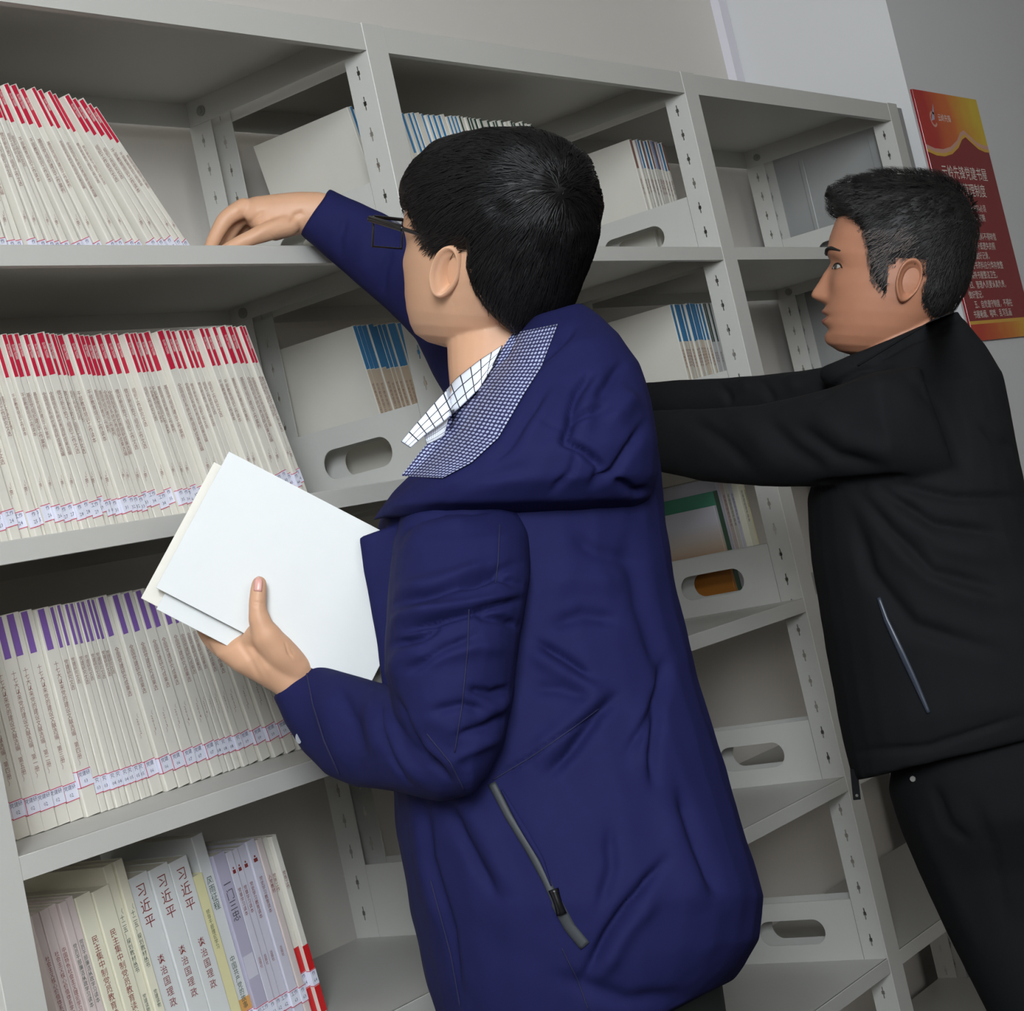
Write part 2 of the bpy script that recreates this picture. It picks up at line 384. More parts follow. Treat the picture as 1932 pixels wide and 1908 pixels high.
# lower shelf of the left bay: mixed titles
def mixed_row():
    B = [ # t, H, cover, ink, title, size, second text, look
     (.012, .245, M_pink, M_tred, '社会主义核心价值体系学习读本', .0064, None, 'pale pink spine, nearest the left upright'),
     (.013, .247, M_pink, M_tred, '社会主义核心价值体系学习读本', .0064, None, 'pale pink spine and dark red lettering'),
     (.013, .248, M_pink, M_tred, '中国特色社会主义理论学习读本', .0064, None, 'pink spine and small red lettering'),
     (.012, .248, M_pink, M_tgreen, '党员干部廉洁从政学习读本', .0064, None, 'pink spine and dark green lettering'),
     (.012, .250, M_pink, M_tgreen, '党员干部廉洁从政学习读本', .0064, None, 'pale spine and green lettering'),
     (.024, .247, M_ivory, M_tred, '民主集中制党员教育读本大全', .0100, None, 'ivory spine and brown title, the left one of two'),
     (.027, .247, M_ivory, M_tred, '民主集中制党员教育读本大全', .0100, None, 'ivory spine and brown title, the right one of two'),
     (.014, .270, M_ivory, M_tgreen, '（十二五）规划教材丛书', .0072, '党建读物', 'tall narrow ivory spine, the left one of two'),
     (.014, .272, M_ivory, M_tgreen, '（十二五）规划教材丛书', .0072, '党建读物', 'tall narrow ivory spine, the right one of two'),
     (.032, .246, M_white_cover, M_tred, '习近平', .0170, '谈治国理政', 'wide white spine and large red title, the left one of three'),
     (.032, .248, M_white_cover, M_tred, '习近平', .0170, '谈治国理政', 'wide white spine and large red title, the middle one of three'),
     (.032, .248, M_white_cover, M_tred, '习近平', .0170, '谈治国理政', 'wide white spine and large red title, the right one of three'),
     (.018, .222, M_yellow, M_tgreen, '领导干部理论学习', .0064, None, 'pale yellow spine, shorter than both neighbours'),
     (.020, .268, M_white_cover, M_tgreen, '风雨征程', .0110, '中国共产党的故事', 'tall white spine, green title and orange foot'),
     (.022, .238, M_lav, M_tdark, '一门三忠', .0140, None, 'lavender grey spine and black brushed title'),
     (.0125, .236, M_lav2, M_tred, '党章学习读本', .0062, '出版社', 'pale lavender spine and red emblem, the first of four'),
     (.0125, .236, M_lav2, M_tred, '党章学习读本', .0062, '出版社', 'pale lavender spine and red emblem, the second of four'),
     (.0140, .237, M_lav2, M_tred, '党史学习教育读本', .0062, '出版社', 'pale lavender spine and red emblem, the third of four'),
     (.0165, .240, M_lav2, M_tred, '党史学习教育读本', .0062, '出版社', 'pale lavender spine and red emblem, the fourth of four'),
     (.0110, .238, M_pink, M_tred, '入党教材', .0062, None, 'narrow pink spine beside the red-footed pair'),
     (.0120, .236, M_cream, M_tred, '党务工作', .0062, None, 'cream spine with a red foot, the left one of two'),
     (.0105, .236, M_cream, M_tred, '党务工作', .0062, None, 'cream spine with a red foot, the right one of two')]
    sp = []
    for i, b in enumerate(B): sp.append(dict(t=b[0], H=b[1], lean=lerp(.105, .115, i / len(B)), dy=random.uniform(-.003, .004)))
    an = anchored(sp, -.360, .122, ZS[4])
    for (s, p) in an:
        i = sp.index(s); b = B[i]
        t, H_, mt, ink, ti, sz, t2, look = b; bands = []; tt = []
        if sz > .015: tt = [(ti, sz, H_ * .955, ink, 1.12), (t2, .0115, H_ * .60, ink, 1.15)]
        else:
            tt = [(ti, sz, H_ * (.80 if sz < .012 else .86), ink, .98)]
            if t2: tt.append((t2, sz * .8, H_ * .42, ink, .95))
        if i in (15, 16, 17, 18): bands.append((H_ * .88, H_ * .90, M_tred, .3, .7)); bands.append((H_ * .905, H_ * .915, M_tred, .42, .58))
        if i == 13: bands.append((.002, H_ * .22, M_orng, 0, 1))
        if i == 14: bands.append((H_ * .33, H_ * .45, M_lav2, .1, .9))
        if i in (20, 21): bands += [(.001, H_ * .15, M_red2, 0, 1), (H_ * .24, H_ * .38, M_red2, 0, 1)]
        lab = (.036 if i in (20, 21) else .022, '组织工作', '%d' % (60 + i // 2 - 6)) if i > 8 else None
        book('lower shelf book with ' + look.replace(', the left one', ', left one').replace(', the right one', ', right one').replace(', the middle one', ', middle one'), 'mixed books on the lower shelf', p, sp[i]['lean'], H_, t, .175, mt, bands, tt, lab)
mixed_row()

# rows seen through the open ends of the shelving
def side_row(n, x0, y, z, lean0, lean1, t0, t1, H, mk, label, group, seed, D=.205):
    rnd = random.Random(seed); sp = []; yj = 0
    for i in range(n):
        yj = max(-.005, min(.006, yj + rnd.uniform(-.004, .004)))
        sp.append(dict(t=rnd.uniform(t0, t1), H=H + rnd.choice((0, 0, .001, -.002)), lean=lerp(lean0, lean1, i / max(1, n - 1)), dy=yj))
    pos = row(sp, x0, y, z)
    for i, (s, p) in enumerate(zip(sp, pos)):
        mt, bands, tt = mk(i, s['t'], s['H'], rnd)
        book(label % ordw(i), group, p, s['lean'], s['H'], s['t'], D, mt, bands, tt)
    return pos
def mk_b2(i, t, H, r):
    return M_cream, [(H * .74, H - .001, M_blue if i < 22 else M_dkgreen, .55, .98)] if (i % 5) != 3 else [], [('组织人事', min(.006, t * .6), H * .70, M_tred, .95)]
side_row(40, .142, .132, ZS[1], .20, .14, .009, .014, .262, mk_b2, 'thin blue-striped paperback, %s from the left, top of the middle bay', 'blue-striped paperbacks, top of the middle bay', 21)
def mk_b3(i, t, H, r):
    return M_cream, [(H * .73, H - .001, M_blue, .1, .98), (.004, H * .725, M_tan, .08, .98)], [('党员教育管理工作手册', min(.0064, t * .6), H * .64, M_tbrown, 1.0)]
side_row(16, .110, .190, ZS[2], .155, .13, .009, .0135, .262, mk_b3, 'paperback with blue spine top and tan foot, %s from the left, middle bay', 'blue and tan paperbacks in the middle bay', 22)
def mk_c2(i, t, H, r):
    return M_cream, [(H * .78, H - .001, [M_tbrown, M_lav, M_blue][i % 3], .2, .9)], [('组织人事工作', min(.0058, t * .6), H * .7, M_tred, .95)]
side_row(13, W + .092, .178, ZS[1], .075, .06, .008, .012, .268, mk_c2, 'thin paperback, dull spine top, %s from the left, top of the right bay', 'thin paperbacks, top of the right bay', 23)
def mk_c3(i, t, H, r):
    if i < 12: return M_cream, [(H * .72, H - .001, M_blue, .15, .85), (.004, H * .72, M_tan, .55, .95)] if i % 4 != 2 else [(H * .72, H - .001, M_blue, .1, .95)], [('党员教育读本', min(.0058, t * .6), H * .66, M_tred, 1.1)]
    return M_white_cover, [(H * .70, H - .001, M_dkgreen, .3, .75)], [('党员读本', min(.005, t * .5), H * .62, M_tred, 1.1)]
side_row(24, W + .085, .174, ZS[2], .045, .03, .0085, .012, .266, mk_c3, 'paperback with blue or green spine top, %s from the left, right bay', 'blue and green topped paperbacks in the right bay', 24)
def fade_cover():
    m = bpy.data.materials.new('white_to_tan_cover'); m.use_nodes = True; nt = m.node_tree; b = nt.nodes['Principled BSDF']; b.inputs['Roughness'].default_value = .45
    tc = nt.nodes.new('ShaderNodeTexCoord'); sx = nt.nodes.new('ShaderNodeSeparateXYZ'); rp = nt.nodes.new('ShaderNodeValToRGB'); mp = nt.nodes.new('ShaderNodeMapRange'); mp.inputs[2].default_value = .2
    nt.links.new(tc.outputs['Object'], sx.inputs[0]); nt.links.new(sx.outputs[2], mp.inputs[0]); nt.links.new(mp.outputs[0], rp.inputs[0]); nt.links.new(rp.outputs[0], b.inputs['Base Color'])
    e = rp.color_ramp.elements; e[0].position = .42; e[0].color = srgb(176, 112, 44); e[1].position = .85; e[1].color = srgb(210, 208, 216); k = e.new(.62); k.color = srgb(206, 188, 168)
    return m
M_fade = fade_cover(); M_teal = mat('teal_green_cover', (82, 150, 124), .45, .06, 40)
def mk_c4(i, t, H, r):
    mt = [M_fade, M_teal, M_lav2, M_pink, M_cream, M_lav2, M_ivory, M_ivory, M_yellow][i]
    b = [(H * .2, H * .32, M_red2, .2, .8)] if i == 4 else ([(0, H, M_green, 0, 1)] if i == 1 else [])
    return mt, b, [('民族团结进步读本', min(.008, t * .55), H * .85, [M_tdark, M_tdark, M_tdark, M_tred, M_tdark, M_tblue, M_tdark, M_tdark, M_tdark][i], 1.0)] if i > 2 else []
def c4():
    sp = [(.010, .197, .16), (.016, .224, .205), (.012, .25, .2), (.016, .25, .2), (.016, .25, .2), (.014, .25, .2), (.022, .252, .2), (.018, .252, .2), (.008, .252, .2)]
    looks = ['thin white and tan booklet before the green book', 'green hardback book', 'pale lavender book beside the green one', 'pale pink book', 'cream book with a red square on its spine',
             'pale blue book with blue lettering', 'wide ivory book with dark lettering', 'ivory book with dark lettering at the end', 'narrow yellow book at the end']
    ps = row([dict(t=a, H=b, lean=.05) for a, b, c in sp], W + .075, .176, ZS[3])
    for i, (s, p) in enumerate(zip(sp, ps)):
        mt, b, tt = mk_c4(i, s[0], s[1], random)
        book(looks[i] + ', fourth shelf of the right bay', 'mixed books in the right bay', (p[0], p[1] - (.012 if i == 6 else 0), p[2]), .05, s[1], s[0], s[2] - .02, mt, b, tt)
c4()
# orange binder standing behind the hand hole of the fourth shelf
# ---------------------------------------------------------------- the red wall board
def board_mat(name, c0, c1, c2):
    m = bpy.data.materials.new(name); m.use_nodes = True; nt = m.node_tree; b = nt.nodes['Principled BSDF']
    tc = nt.nodes.new('ShaderNodeTexCoord'); sx = nt.nodes.new('ShaderNodeSeparateXYZ'); rp = nt.nodes.new('ShaderNodeValToRGB')
    nz = nt.nodes.new('ShaderNodeTexNoise'); nz.inputs['Scale'].default_value = 9; ad = nt.nodes.new('ShaderNodeMath'); ad.operation = 'MULTIPLY_ADD'
    ad.inputs[1].default_value = .35; nt.links.new(tc.outputs['Object'], nz.inputs['Vector'])
    mp = nt.nodes.new('ShaderNodeMapRange'); mp.inputs[1].default_value = 0; mp.inputs[2].default_value = .40; mp.inputs[3].default_value = -.17; mp.inputs[4].default_value = .83
    nt.links.new(tc.outputs['Object'], sx.inputs[0]); nt.links.new(sx.outputs[0], mp.inputs[0])
    nt.links.new(nz.outputs[0], ad.inputs[0]); nt.links.new(mp.outputs[0], ad.inputs[2]); nt.links.new(ad.outputs[0], rp.inputs[0])
    e = rp.color_ramp.elements; e[0].position = .12; e[0].color = srgb(*c0); e[1].position = .9; e[1].color = srgb(*c2)
    k = e.new(.5); k.color = srgb(*c1); nt.links.new(rp.outputs[0], b.inputs['Base Color'])
    b.inputs['Roughness'].default_value = .12
    return m
PB = empty('notice_board', (2.062, YC, 1.463)); tag(PB, 'tall glossy red notice board with a yellow top on the wall column', 'notice board')
PWD, PHT = .400, .614
M_brd = mat('board_red', (138, 16, 26), .12)
M_hdr = board_mat('board_header', (186, 34, 24), (216, 110, 36), (222, 188, 40)); M_ftr = board_mat('board_footer', (190, 50, 20), (206, 96, 24), (224, 170, 40))
M_gold = mat('board_gold_line', (222, 170, 60), .15); M_cr = mat('board_cream_line', (214, 160, 140), .15)
m = MB(); m.box(0, PWD, -.006, -.0005, 0, PHT, M_brd); m.build('panel', PB, .0006)
wave = [(0, .140), (.05, .148), (.10, .148), (.15, .140), (.20, .122), (.235, .1), (.262, .092), (.29, .104), (.33, .12), (.37, .126), (.40, .126)]
def strip(off0, off1, mt, y):
    mm = MB()
    for (a, za), (b, zb) in zip(wave, wave[1:]): mm.poly([(a, y, PHT - za + off0), (a, y, PHT - za + off1), (b, y, PHT - zb + off1), (b, y, PHT - zb + off0)][::-1], mt)
    return mm
mm = MB()
for (a, za), (b, zb) in zip(wave, wave[1:]): mm.poly([(a, -.0063, PHT - .0004), (a, -.0063, PHT - za), (b, -.0063, PHT - zb), (b, -.0063, PHT - .0004)], M_hdr)
mm.build('printed_header', PB)
mm = strip(-.006, .004, M_cr, -.0066); mm.build('printed_wave_line', PB); mm = strip(-.014, -.006, M_gold, -.0066); mm.build('printed_wave_line', PB)
mm = MB(); mm.box(0, PWD, -.0063, -.0061, .0006, .040, M_ftr); mm.box(0, PWD, -.0065, -.0061, .040, .048, M_gold); mm.build('printed_footer', PB)
def put(txt, size, x, z, align='LEFT', sp=1.0, name='lettering'):
    me = glyphs(txt, size, 1, sp, align); k = (me.name, 'w')
    m2 = me.copy(); m2.materials.clear(); m2.materials.append(M_twhite); link(name, m2, PB, loc=(x, -.0067, z))
put('云岭先锋党建书屋', .036, PWD * .50, PHT - .185, 'CENTER'); put('图书管理制度', .036, PWD * .50, PHT - .228, 'CENTER')
body = ['　一、凡借阅图书资料必须', '先登记，爱护图书，按期', '归还。', '　二、借阅图书资料不得转借', '他人，如有损坏或遗失的照', '价赔偿，并做好记录。', '　三、图书资料应分类存放整', '齐，保持书屋整洁卫生。',
        '　四、管理人员要认真负责，', '做好登记。', '　五、自觉遵守制度，不得在', '书屋吸烟、喧哗、乱写乱画']
for i, s in enumerate(body): put(s, .0205, .034, PHT - .280 - i * .0238)
# small emblem on the header: a ring with a swoosh and two short lines of lettering
mm = MB()
for i in range(18):
    a0, a1 = R(40 + i * 16), R(40 + (i + 1) * 16); c = (.085, PHT - .07)
    mm.poly([(c[0] + math.cos(a) * q, -.0067, c[1] + math.sin(a) * q) for a, q in ((a0, .02), (a1, .02), (a1, .014), (a0, .014))], M_cr)
mm.poly([(.07, -.0067, PHT - .075), (.10, -.0067, PHT - .035), (.105, -.0067, PHT - .03), (.092, -.0067, PHT - .07)], M_lav)
mm.build('printed_emblem', PB)
put('云岭先锋', .020, .115, PHT - .055)

# ---------------------------------------------------------------- figures: helpers
from mathutils.bvhtree import BVHTree
CAM3 = np.array([list(r) for r in CAMROT]); CAMO = np.array(CAMLOC)
def at(u, v, d):
    """point of the room seen at pixel (u, v), d metres in front of the camera plane"""
    return CAMO + CAM3 @ np.array([(u - CPX) / CF * d, -(v - CPY) / CF * d, -d])
def pix(P):
    q = (np.asarray(P) - CAMO) @ CAM3
    return CPX + CF * q[:, 0] / -q[:, 2], CPY - CF * q[:, 1] / -q[:, 2], -q[:, 2]
class Solid:
    """overlapping lofts and tapered limbs, fused by a voxel remesh into one continuous skin"""
    def __init__(s): s.v = []; s.f = []
    def loft(s, rings, n=28, pw=2.2):
        base = len(s.v); k = len(rings)
        for r in rings:
            (ua, va), (ub, vb), d, th = r[:4]; p = r[4] if len(r) > 4 else pw
            A = at(ua, va, d); B = at(ub, vb, d); C = (A + B) / 2; a = (B - A) / 2
            b = C - CAMO; b = b / np.linalg.norm(b); b = b - a * (b @ a) / (a @ a); b = b / np.linalg.norm(b) * th
            for i in range(n):
                t = 2 * math.pi * i / n; c, q = math.cos(t), math.sin(t)
                s.v.append(C + a * math.copysign(abs(c) ** (2 / p), c) + b * math.copysign(abs(q) ** (2 / p), q))
        s._skin(base, k, n)
    def _skin(s, base, k, n):
        for j in range(k - 1):
            for i in range(n):
                i2 = (i + 1) % n
                s.f.append((base + j * n + i, base + j * n + i2, base + (j + 1) * n + i2, base + (j + 1) * n + i))
        for j, o in ((0, 1), (k - 1, -1)):
            c = len(s.v); s.v.append(np.mean(s.v[base + j * n: base + j * n + n], axis=0))
            for i in range(n):
                t = (base + j * n + i, base + j * n + (i + 1) % n, c); s.f.append(t[::-1] if o == 1 else t)
    def limb(s, pts, n=16, flat=1.0, side=None, sub=4):
        """tapered limb through points (xyz, radius), rounded at both ends"""
        P = [np.array(p[0], float) for p in pts]; Rr = [p[1] for p in pts]
        Q = []; q = []
        for i in range(len(P) - 1):
            p0 = P[max(0, i - 1)]; p1 = P[i]; p2 = P[i + 1]; p3 = P[min(len(P) - 1, i + 2)]
            for j in range(sub):
                t = j / sub
                Q.append(.5 * (2 * p1 + (p2 - p0) * t + (2 * p0 - 5 * p1 + 4 * p2 - p3) * t * t + (3 * p1 - p0 - 3 * p2 + p3) * t ** 3))
                q.append(Rr[i] + (Rr[i + 1] - Rr[i]) * (t * t * (3 - 2 * t)))
        Q.append(P[-1]); q.append(Rr[-1])
        T0 = Q[1] - Q[0]; T0 /= np.linalg.norm(T0); T1 = Q[-1] - Q[-2]; T1 /= np.linalg.norm(T1)
        pre = [(Q[0] - T0 * q[0] * a, q[0] * math.sqrt(max(.0, 1 - a * a))) for a in (.97, .8, .45)]
        post = [(Q[-1] + T1 * q[-1] * a, q[-1] * math.sqrt(max(.0, 1 - a * a))) for a in (.45, .8, .97)]
        allp = pre + list(zip(Q, q)) + post
        base = len(s.v); up = np.array(side if side is not None else (0, 0, 1.0))
        C = [c for c, _ in allp]
        for i, (c, r) in enumerate(allp):
            t = C[min(i + 1, len(C) - 1)] - C[max(i - 1, 0)]; t = t / np.linalg.norm(t)
            x = np.cross(t, up); 
            if np.linalg.norm(x) < 1e-3: x = np.cross(t, np.array((1.0, .1, 0)))
            x /= np.linalg.norm(x); y = np.cross(x, t)
            for k in range(n):
                a = 2 * math.pi * k / n; s.v.append(c + x * math.cos(a) * r + y * math.sin(a) * r * flat)
        s._skin(base, len(allp), n)
    def raw(s, V, F):
        n = len(s.v); s.v += [np.array(v) for v in V]; s.f += [tuple(n + i for i in f) for f in F]
    def fuse(s, voxel, smooth=4, factor=.5):
        me = bpy.data.meshes.new('tmp'); me.from_pydata([tuple(v) for v in s.v], [], s.f); me.update()
        bm = bmesh.new(); bm.from_mesh(me)
        bmesh.ops.recalc_face_normals(bm, faces=bm.faces[:]); bm.to_mesh(me); bm.free()
        o = bpy.data.objects.new('tmp', me); COL.objects.link(o)
        r = o.modifiers.new('r', 'REMESH'); r.mode = 'VOXEL'; r.voxel_size = voxel
        if smooth:
            sm = o.modifiers.new('s', 'SMOOTH'); sm.factor = factor; sm.iterations = smooth
        dg = bpy.context.evaluated_depsgraph_get(); out = bpy.data.meshes.new_from_object(o.evaluated_get(dg))
        bpy.data.objects.remove(o); bpy.data.meshes.remove(me)
        return out
def coords(me):
    a = np.empty(len(me.vertices) * 3); me.vertices.foreach_get('co', a); return a.reshape(-1, 3)
def normals(me):
    a = np.empty(len(me.vertices) * 3); me.vertices.foreach_get('normal', a); return a.reshape(-1, 3)
def setco(me, c): me.vertices.foreach_set('co', np.ascontiguousarray(c).ravel()); me.update()
def shade(me):
    me.polygons.foreach_set('use_smooth', [True] * len(me.polygons)); me.update()
def seg_dist(U, V, poly):
    """pixel distance of points to a polyline, and signed side"""
    best = np.full(len(U), 1e9); par = np.zeros(len(U)); L = 0; tot = sum(math.hypot(b[0] - a[0], b[1] - a[1]) for a, b in zip(poly, poly[1:]))
    for a, b in zip(poly, poly[1:]):
        dx, dy = b[0] - a[0], b[1] - a[1]; l2 = dx * dx + dy * dy
        t = np.clip(((U - a[0]) * dx + (V - a[1]) * dy) / l2, 0, 1)
        dd = np.hypot(U - a[0] - t * dx, V - a[1] - t * dy)
        m = dd < best; best[m] = dd[m]; par[m] = (L + t[m] * math.sqrt(l2)) / tot; L += math.sqrt(l2)
    return best, par
def folds(me, lines, drange=None):
    """press folds into a cloth mesh: each line is (polyline, width, depth in mm, (taper start, taper end)); negative depth = crease"""
    co = coords(me); no = normals(me)
    U, V, D = pix(co); vd = co - CAMO; vd /= np.linalg.norm(vd, axis=1)[:, None]
    face = np.clip(-(vd * no).sum(1), 0, 1)
    disp = np.zeros(len(co))
    for poly, wd, dep in lines:
        d, t = seg_dist(U, V, poly)
        if dep < 0: wd, dep = wd * .68, dep * 1.25
        tap = np.clip(np.minimum(t, 1 - t) * 4 + .15, 0, 1)
        disp += dep * .001 * np.exp(-(d / wd) ** 2) * tap * np.clip(face * 2.5, 0, 1)
    setco(me, co + no * disp[:, None])
def cloth_noise(me, amp, scale, seed=0, stretch=(1, 1, 1)):
    co = coords(me); no = normals(me); off = np.empty(len(co)); k = Vector((seed * 7.3, seed * 3.1, seed * 1.7))
    st = Vector(stretch)
    for i, c in enumerate(co):
        p = Vector((c[0] * st.x, c[1] * st.y, c[2] * st.z)) * scale + k
        off[i] = mnoise.noise(p) + .5 * mnoise.noise(p * 2.1)
    setco(me, co + no * (off * amp)[:, None])
def bvh(*mes):
    V = []; F = []
    for me in mes:
        n = len(V); V += [v.co.copy() for v in me.vertices]; F += [tuple(n + i for i in p.vertices) for p in me.polygons]
    return BVHTree.FromPolygons(V, F)
def hit(tree, u, v, off=.002, dflt=2.05):
    o = Vector(CAMO); d = (Vector(at(u, v, 1.0)) - o).normalized()
    h = tree.ray_cast(o, d)
    p = h[0] if h[0] is not None else Vector(at(u, v, dflt))
    return p - d * off
def ribbon(tree, poly, width, off=.0015, thick=.0012, mt=None, n=40, name='strip', parent=None, spread=None):
    """narrow strip of cloth laid on a surface along a pixel polyline"""
    pts = resample(poly, n); m = MB(); rows = []
    for i, (u, v) in enumerate(pts):
        a = pts[max(0, i - 1)]; b = pts[min(n - 1, i + 1)]; tx, ty = b[0] - a[0], b[1] - a[1]; l = math.hypot(tx, ty) or 1
        wd = width * (spread(i / (n - 1)) if spread else 1) / 2
        rows.append([hit(tree, u + ty / l * wd * s, v - tx / l * wd * s, off + thick * (1 - abs(s)) ) for s in (-1, -.5, 0, .5, 1)])
    V = [tuple(p) for r in rows for p in r]; F = [(i * 5 + j, i * 5 + j + 1, i * 5 + j + 6, i * 5 + j + 5) for i in range(n - 1) for j in range(4)]
    me = bpy.data.meshes.new(name); me.from_pydata(V, [], F); me.materials.append(mt); shade(me); o = link(name, me, parent)
    s = o.modifiers.new('thick', 'SOLIDIFY'); s.thickness = thick; s.offset = 0
    return o
def resample(poly, n):
    L = [0]
    for a, b in zip(poly, poly[1:]): L.append(L[-1] + math.hypot(b[0] - a[0], b[1] - a[1]))
    out = []
    for i in range(n):
        t = L[-1] * i / (n - 1)
        for k in range(len(poly) - 1):
            if t <= L[k + 1] + 1e-9:
                f = (t - L[k]) / max(1e-9, L[k + 1] - L[k]); out.append((lerp(poly[k][0], poly[k + 1][0], f), lerp(poly[k][1], poly[k + 1][1], f))); break
    return out
def patch(tree, e0, e1, nu, nv, off, mt, name, parent, thick=.0015, uvs=(1, 1), wob=None):
    """cloth patch between two pixel edges, laid on a surface"""
    A = resample(e0, nu); B = resample(e1, nu); V = []; F = []; UV = []
    for i in range(nu):
        for j in range(nv):
            f = j / (nv - 1); u = lerp(A[i][0], B[i][0], f); v = lerp(A[i][1], B[i][1], f)
            o = off(i / (nu - 1), f) if callable(off) else off
            V.append(tuple(hit(tree, u, v, o))); UV.append((i / (nu - 1) * uvs[0], f * uvs[1]))
    for i in range(nu - 1):
        for j in range(nv - 1): F.append((i * nv + j, i * nv + j + 1, (i + 1) * nv + j + 1, (i + 1) * nv + j))
    me = bpy.data.meshes.new(name); me.from_pydata(V, [], F); me.materials.append(mt)
    ul = me.uv_layers.new(name='uv')
    for l in me.loops: ul.data[l.index].uv = UV[l.vertex_index]
    shade(me); o = link(name, me, parent)
    s = o.modifiers.new('thick', 'SOLIDIFY'); s.thickness = thick; s.offset = 0
    return o
def finish(name, me, mt, parent):
    me.materials.clear(); me.materials.append(mt); shade(me); return link(name, me, parent)

# ---------------------------------------------------------------- heads
HP = [ # z, front, back, half width
 (.121, .004, -.036, .006), (.117, .030, -.055, .034), (.108, .052, -.073, .052), (.092, .070, -.088, .065), (.070, .083, -.098, .073), (.045, .090, -.103, .0765),
 (.020, .0915, -.103, .0770), (.0, .0865, -.101, .0755), (-.020, .0865, -.095, .0745), (-.040, .088, -.085, .0715), (-.060, .0885, -.072, .067), (-.080, .0865, -.058, .0605), (-.095, .0845, -.045, .053),
 (-.108, .079, -.030, .043), (-.117, .066, -.018, .030), (-.122, .046, -.006, .014)]
def interp(z, k):
    for a, b in zip(HP, HP[1:]):
        if b[0] <= z <= a[0]:
            f = (z - a[0]) / (b[0] - a[0]); return a[k] + (b[k] - a[k]) * f
    return HP[0][k] if z > HP[0][0] else HP[-1][k]
class Head:
    def __init__(s, u, v, d, alpha, nod, roll, scale, kz=None):
        a = R(alpha)
        f = np.array((-math.cos(a), 0, -math.sin(a))); up = np.array((0, 1.0, 0)); x = np.cross(f, up)
        M = np.column_stack((x, f, up))
        Rx = np.array(Matrix.Rotation(R(-nod), 3, 'X')); M = M @ Rx
        Rz = np.array(Matrix.Rotation(R(roll), 3, 'Z')); M = Rz @ M
        s.M = CAM3 @ M; s.o = at(u, v, d); s.k = np.array((scale, scale, kz or scale))
    def w(s, P): return (np.asarray(P, float) * s.k) @ s.M.T + s.o
def g2(a, b): return math.exp(-(a / b) ** 2)
def face_disp(x, y, z, nose=1.0):
    if y < .02: return 0.0
    fr = min(1, (y - .02) / .04); d = 0.0
    # nose
    if -.056 < z < .014:
        t = (.014 - z) / .054
        pr = (.0225 * t ** 1.1) if t <= .86 else .0225 * (.86 ** 1.1 + .075 * math.sin((t - .86) / .14 * math.pi / 2)) if t <= 1 else .0208 * max(0, 1 - ((t - 1) / .21) ** 1.6)
        wd = .0080 + .0075 * min(t, 1) ** 2
        d += nose * pr * math.exp(-(abs(x) / wd) ** 2.4)
    d += .0035 * g2(z - .026, .009) * g2(abs(x) - .026, .020)
    d -= .0075 * g2(z - .004, .011) * g2(abs(x) - .031, .015)
    d -= .0045 * g2(z - .010, .010) * g2(x, .012)
    d += .0035 * g2(z - .001, .006) * g2(abs(x) - .031, .011)
    d += .0040 * g2(z + .022, .015) * g2(abs(x) - .046, .018)
    lip = g2(x, .021)
    d += lip * (.0055 * g2(z + .0625, .0052) - .0055 * g2(z + .0690, .0026) + .0062 * g2(z + .0760, .0055) - .0038 * g2(z + .0875, .0050))
    d += .0050 * g2(z + .103, .010) * g2(x, .022)
    return d * fr
def head_grid(nz=150, na=120, extra=None, pw=2.25):
    V = []; F = []; zs = []
    for j in range(nz):
        t = j / (nz - 1); zs.append(.121 - .243 * (.5 - .5 * math.cos(math.pi * t)) * .55 - .243 * t * .45)
    for z in zs:
        f, b, wd = interp(z, 1), interp(z, 2), interp(z, 3)
        for i in range(na):
            a = 2 * math.pi * i / na; c, sn = math.sin(a), math.cos(a)
            ym = -.012 if z > -.03 else -.012 + (-.03 - z) * .35
            ry = (f - ym) if sn > 0 else (ym - b)
            p = pw if sn > 0 else 2.05
            x = wd * math.copysign(abs(c) ** (2 / p), c); y = ym + ry * math.copysign(abs(sn) ** (2 / p), sn)
            V.append([x, y, z])
    for j in range(nz - 1):
        for i in range(na):
            i2 = (i + 1) % na; F.append((j * na + i, j * na + i2, (j + 1) * na + i2, (j + 1) * na + i))
    F.append(tuple(range(na - 1, -1, -1))); F.append(tuple((nz - 1) * na + i for i in range(na)))
    return np.array(V), F, nz, na
def ear_mesh(side):
    """outer ear: rolled rim, hollow shell and lobe"""
    V = []; F = []; nr, na = 14, 36
    for j in range(nr):
        r = j / (nr - 1)
        for i in range(na):
            a = 2 * math.pi * i / na
            ey = math.cos(a) * .0175 * (1 + .12 * math.sin(a)); ez = math.sin(a) * .0315
            if math.sin(a) < -.3: ey *= 1 - .25 * (-.3 - math.sin(a))
            back = .5 - .5 * math.cos(a)        # 1 at the rear edge
            lift = .004 + .017 * back
            rim = g2(r - .86, .10) * .0048 * (.35 + .65 * max(back, max(0, math.sin(a))))
            con = -.0125 * g2(r, .46) * (1 if r < 1 else 0); anti = .0032 * g2(r - .58, .10) * back
            rr = r
            x = lift * r ** 1.2 + rim + con + anti
            if r > .93: x -= .006 * (r - .93) / .07
            V.append((side * x, -ey * rr, ez * rr + (-.002 if math.sin(a) < 0 else 0)))
    for j in range(nr - 1):
        for i in range(na):
            i2 = (i + 1) % na; F.append((j * na + i, j * na + i2, (j + 1) * na + i2, (j + 1) * na + i))
    n = len(V)                                   # rear side
    for i in range(na):
        x, y, z = V[(nr - 1) * na + i]; V.append((side * (abs(x) * .25 - .004), y * .72, z * .72))
    for i in range(na):
        i2 = (i + 1) % na; F.append(((nr - 1) * na + i, (nr - 1) * na + i2, n + i2, n + i))
    return np.array(V), F
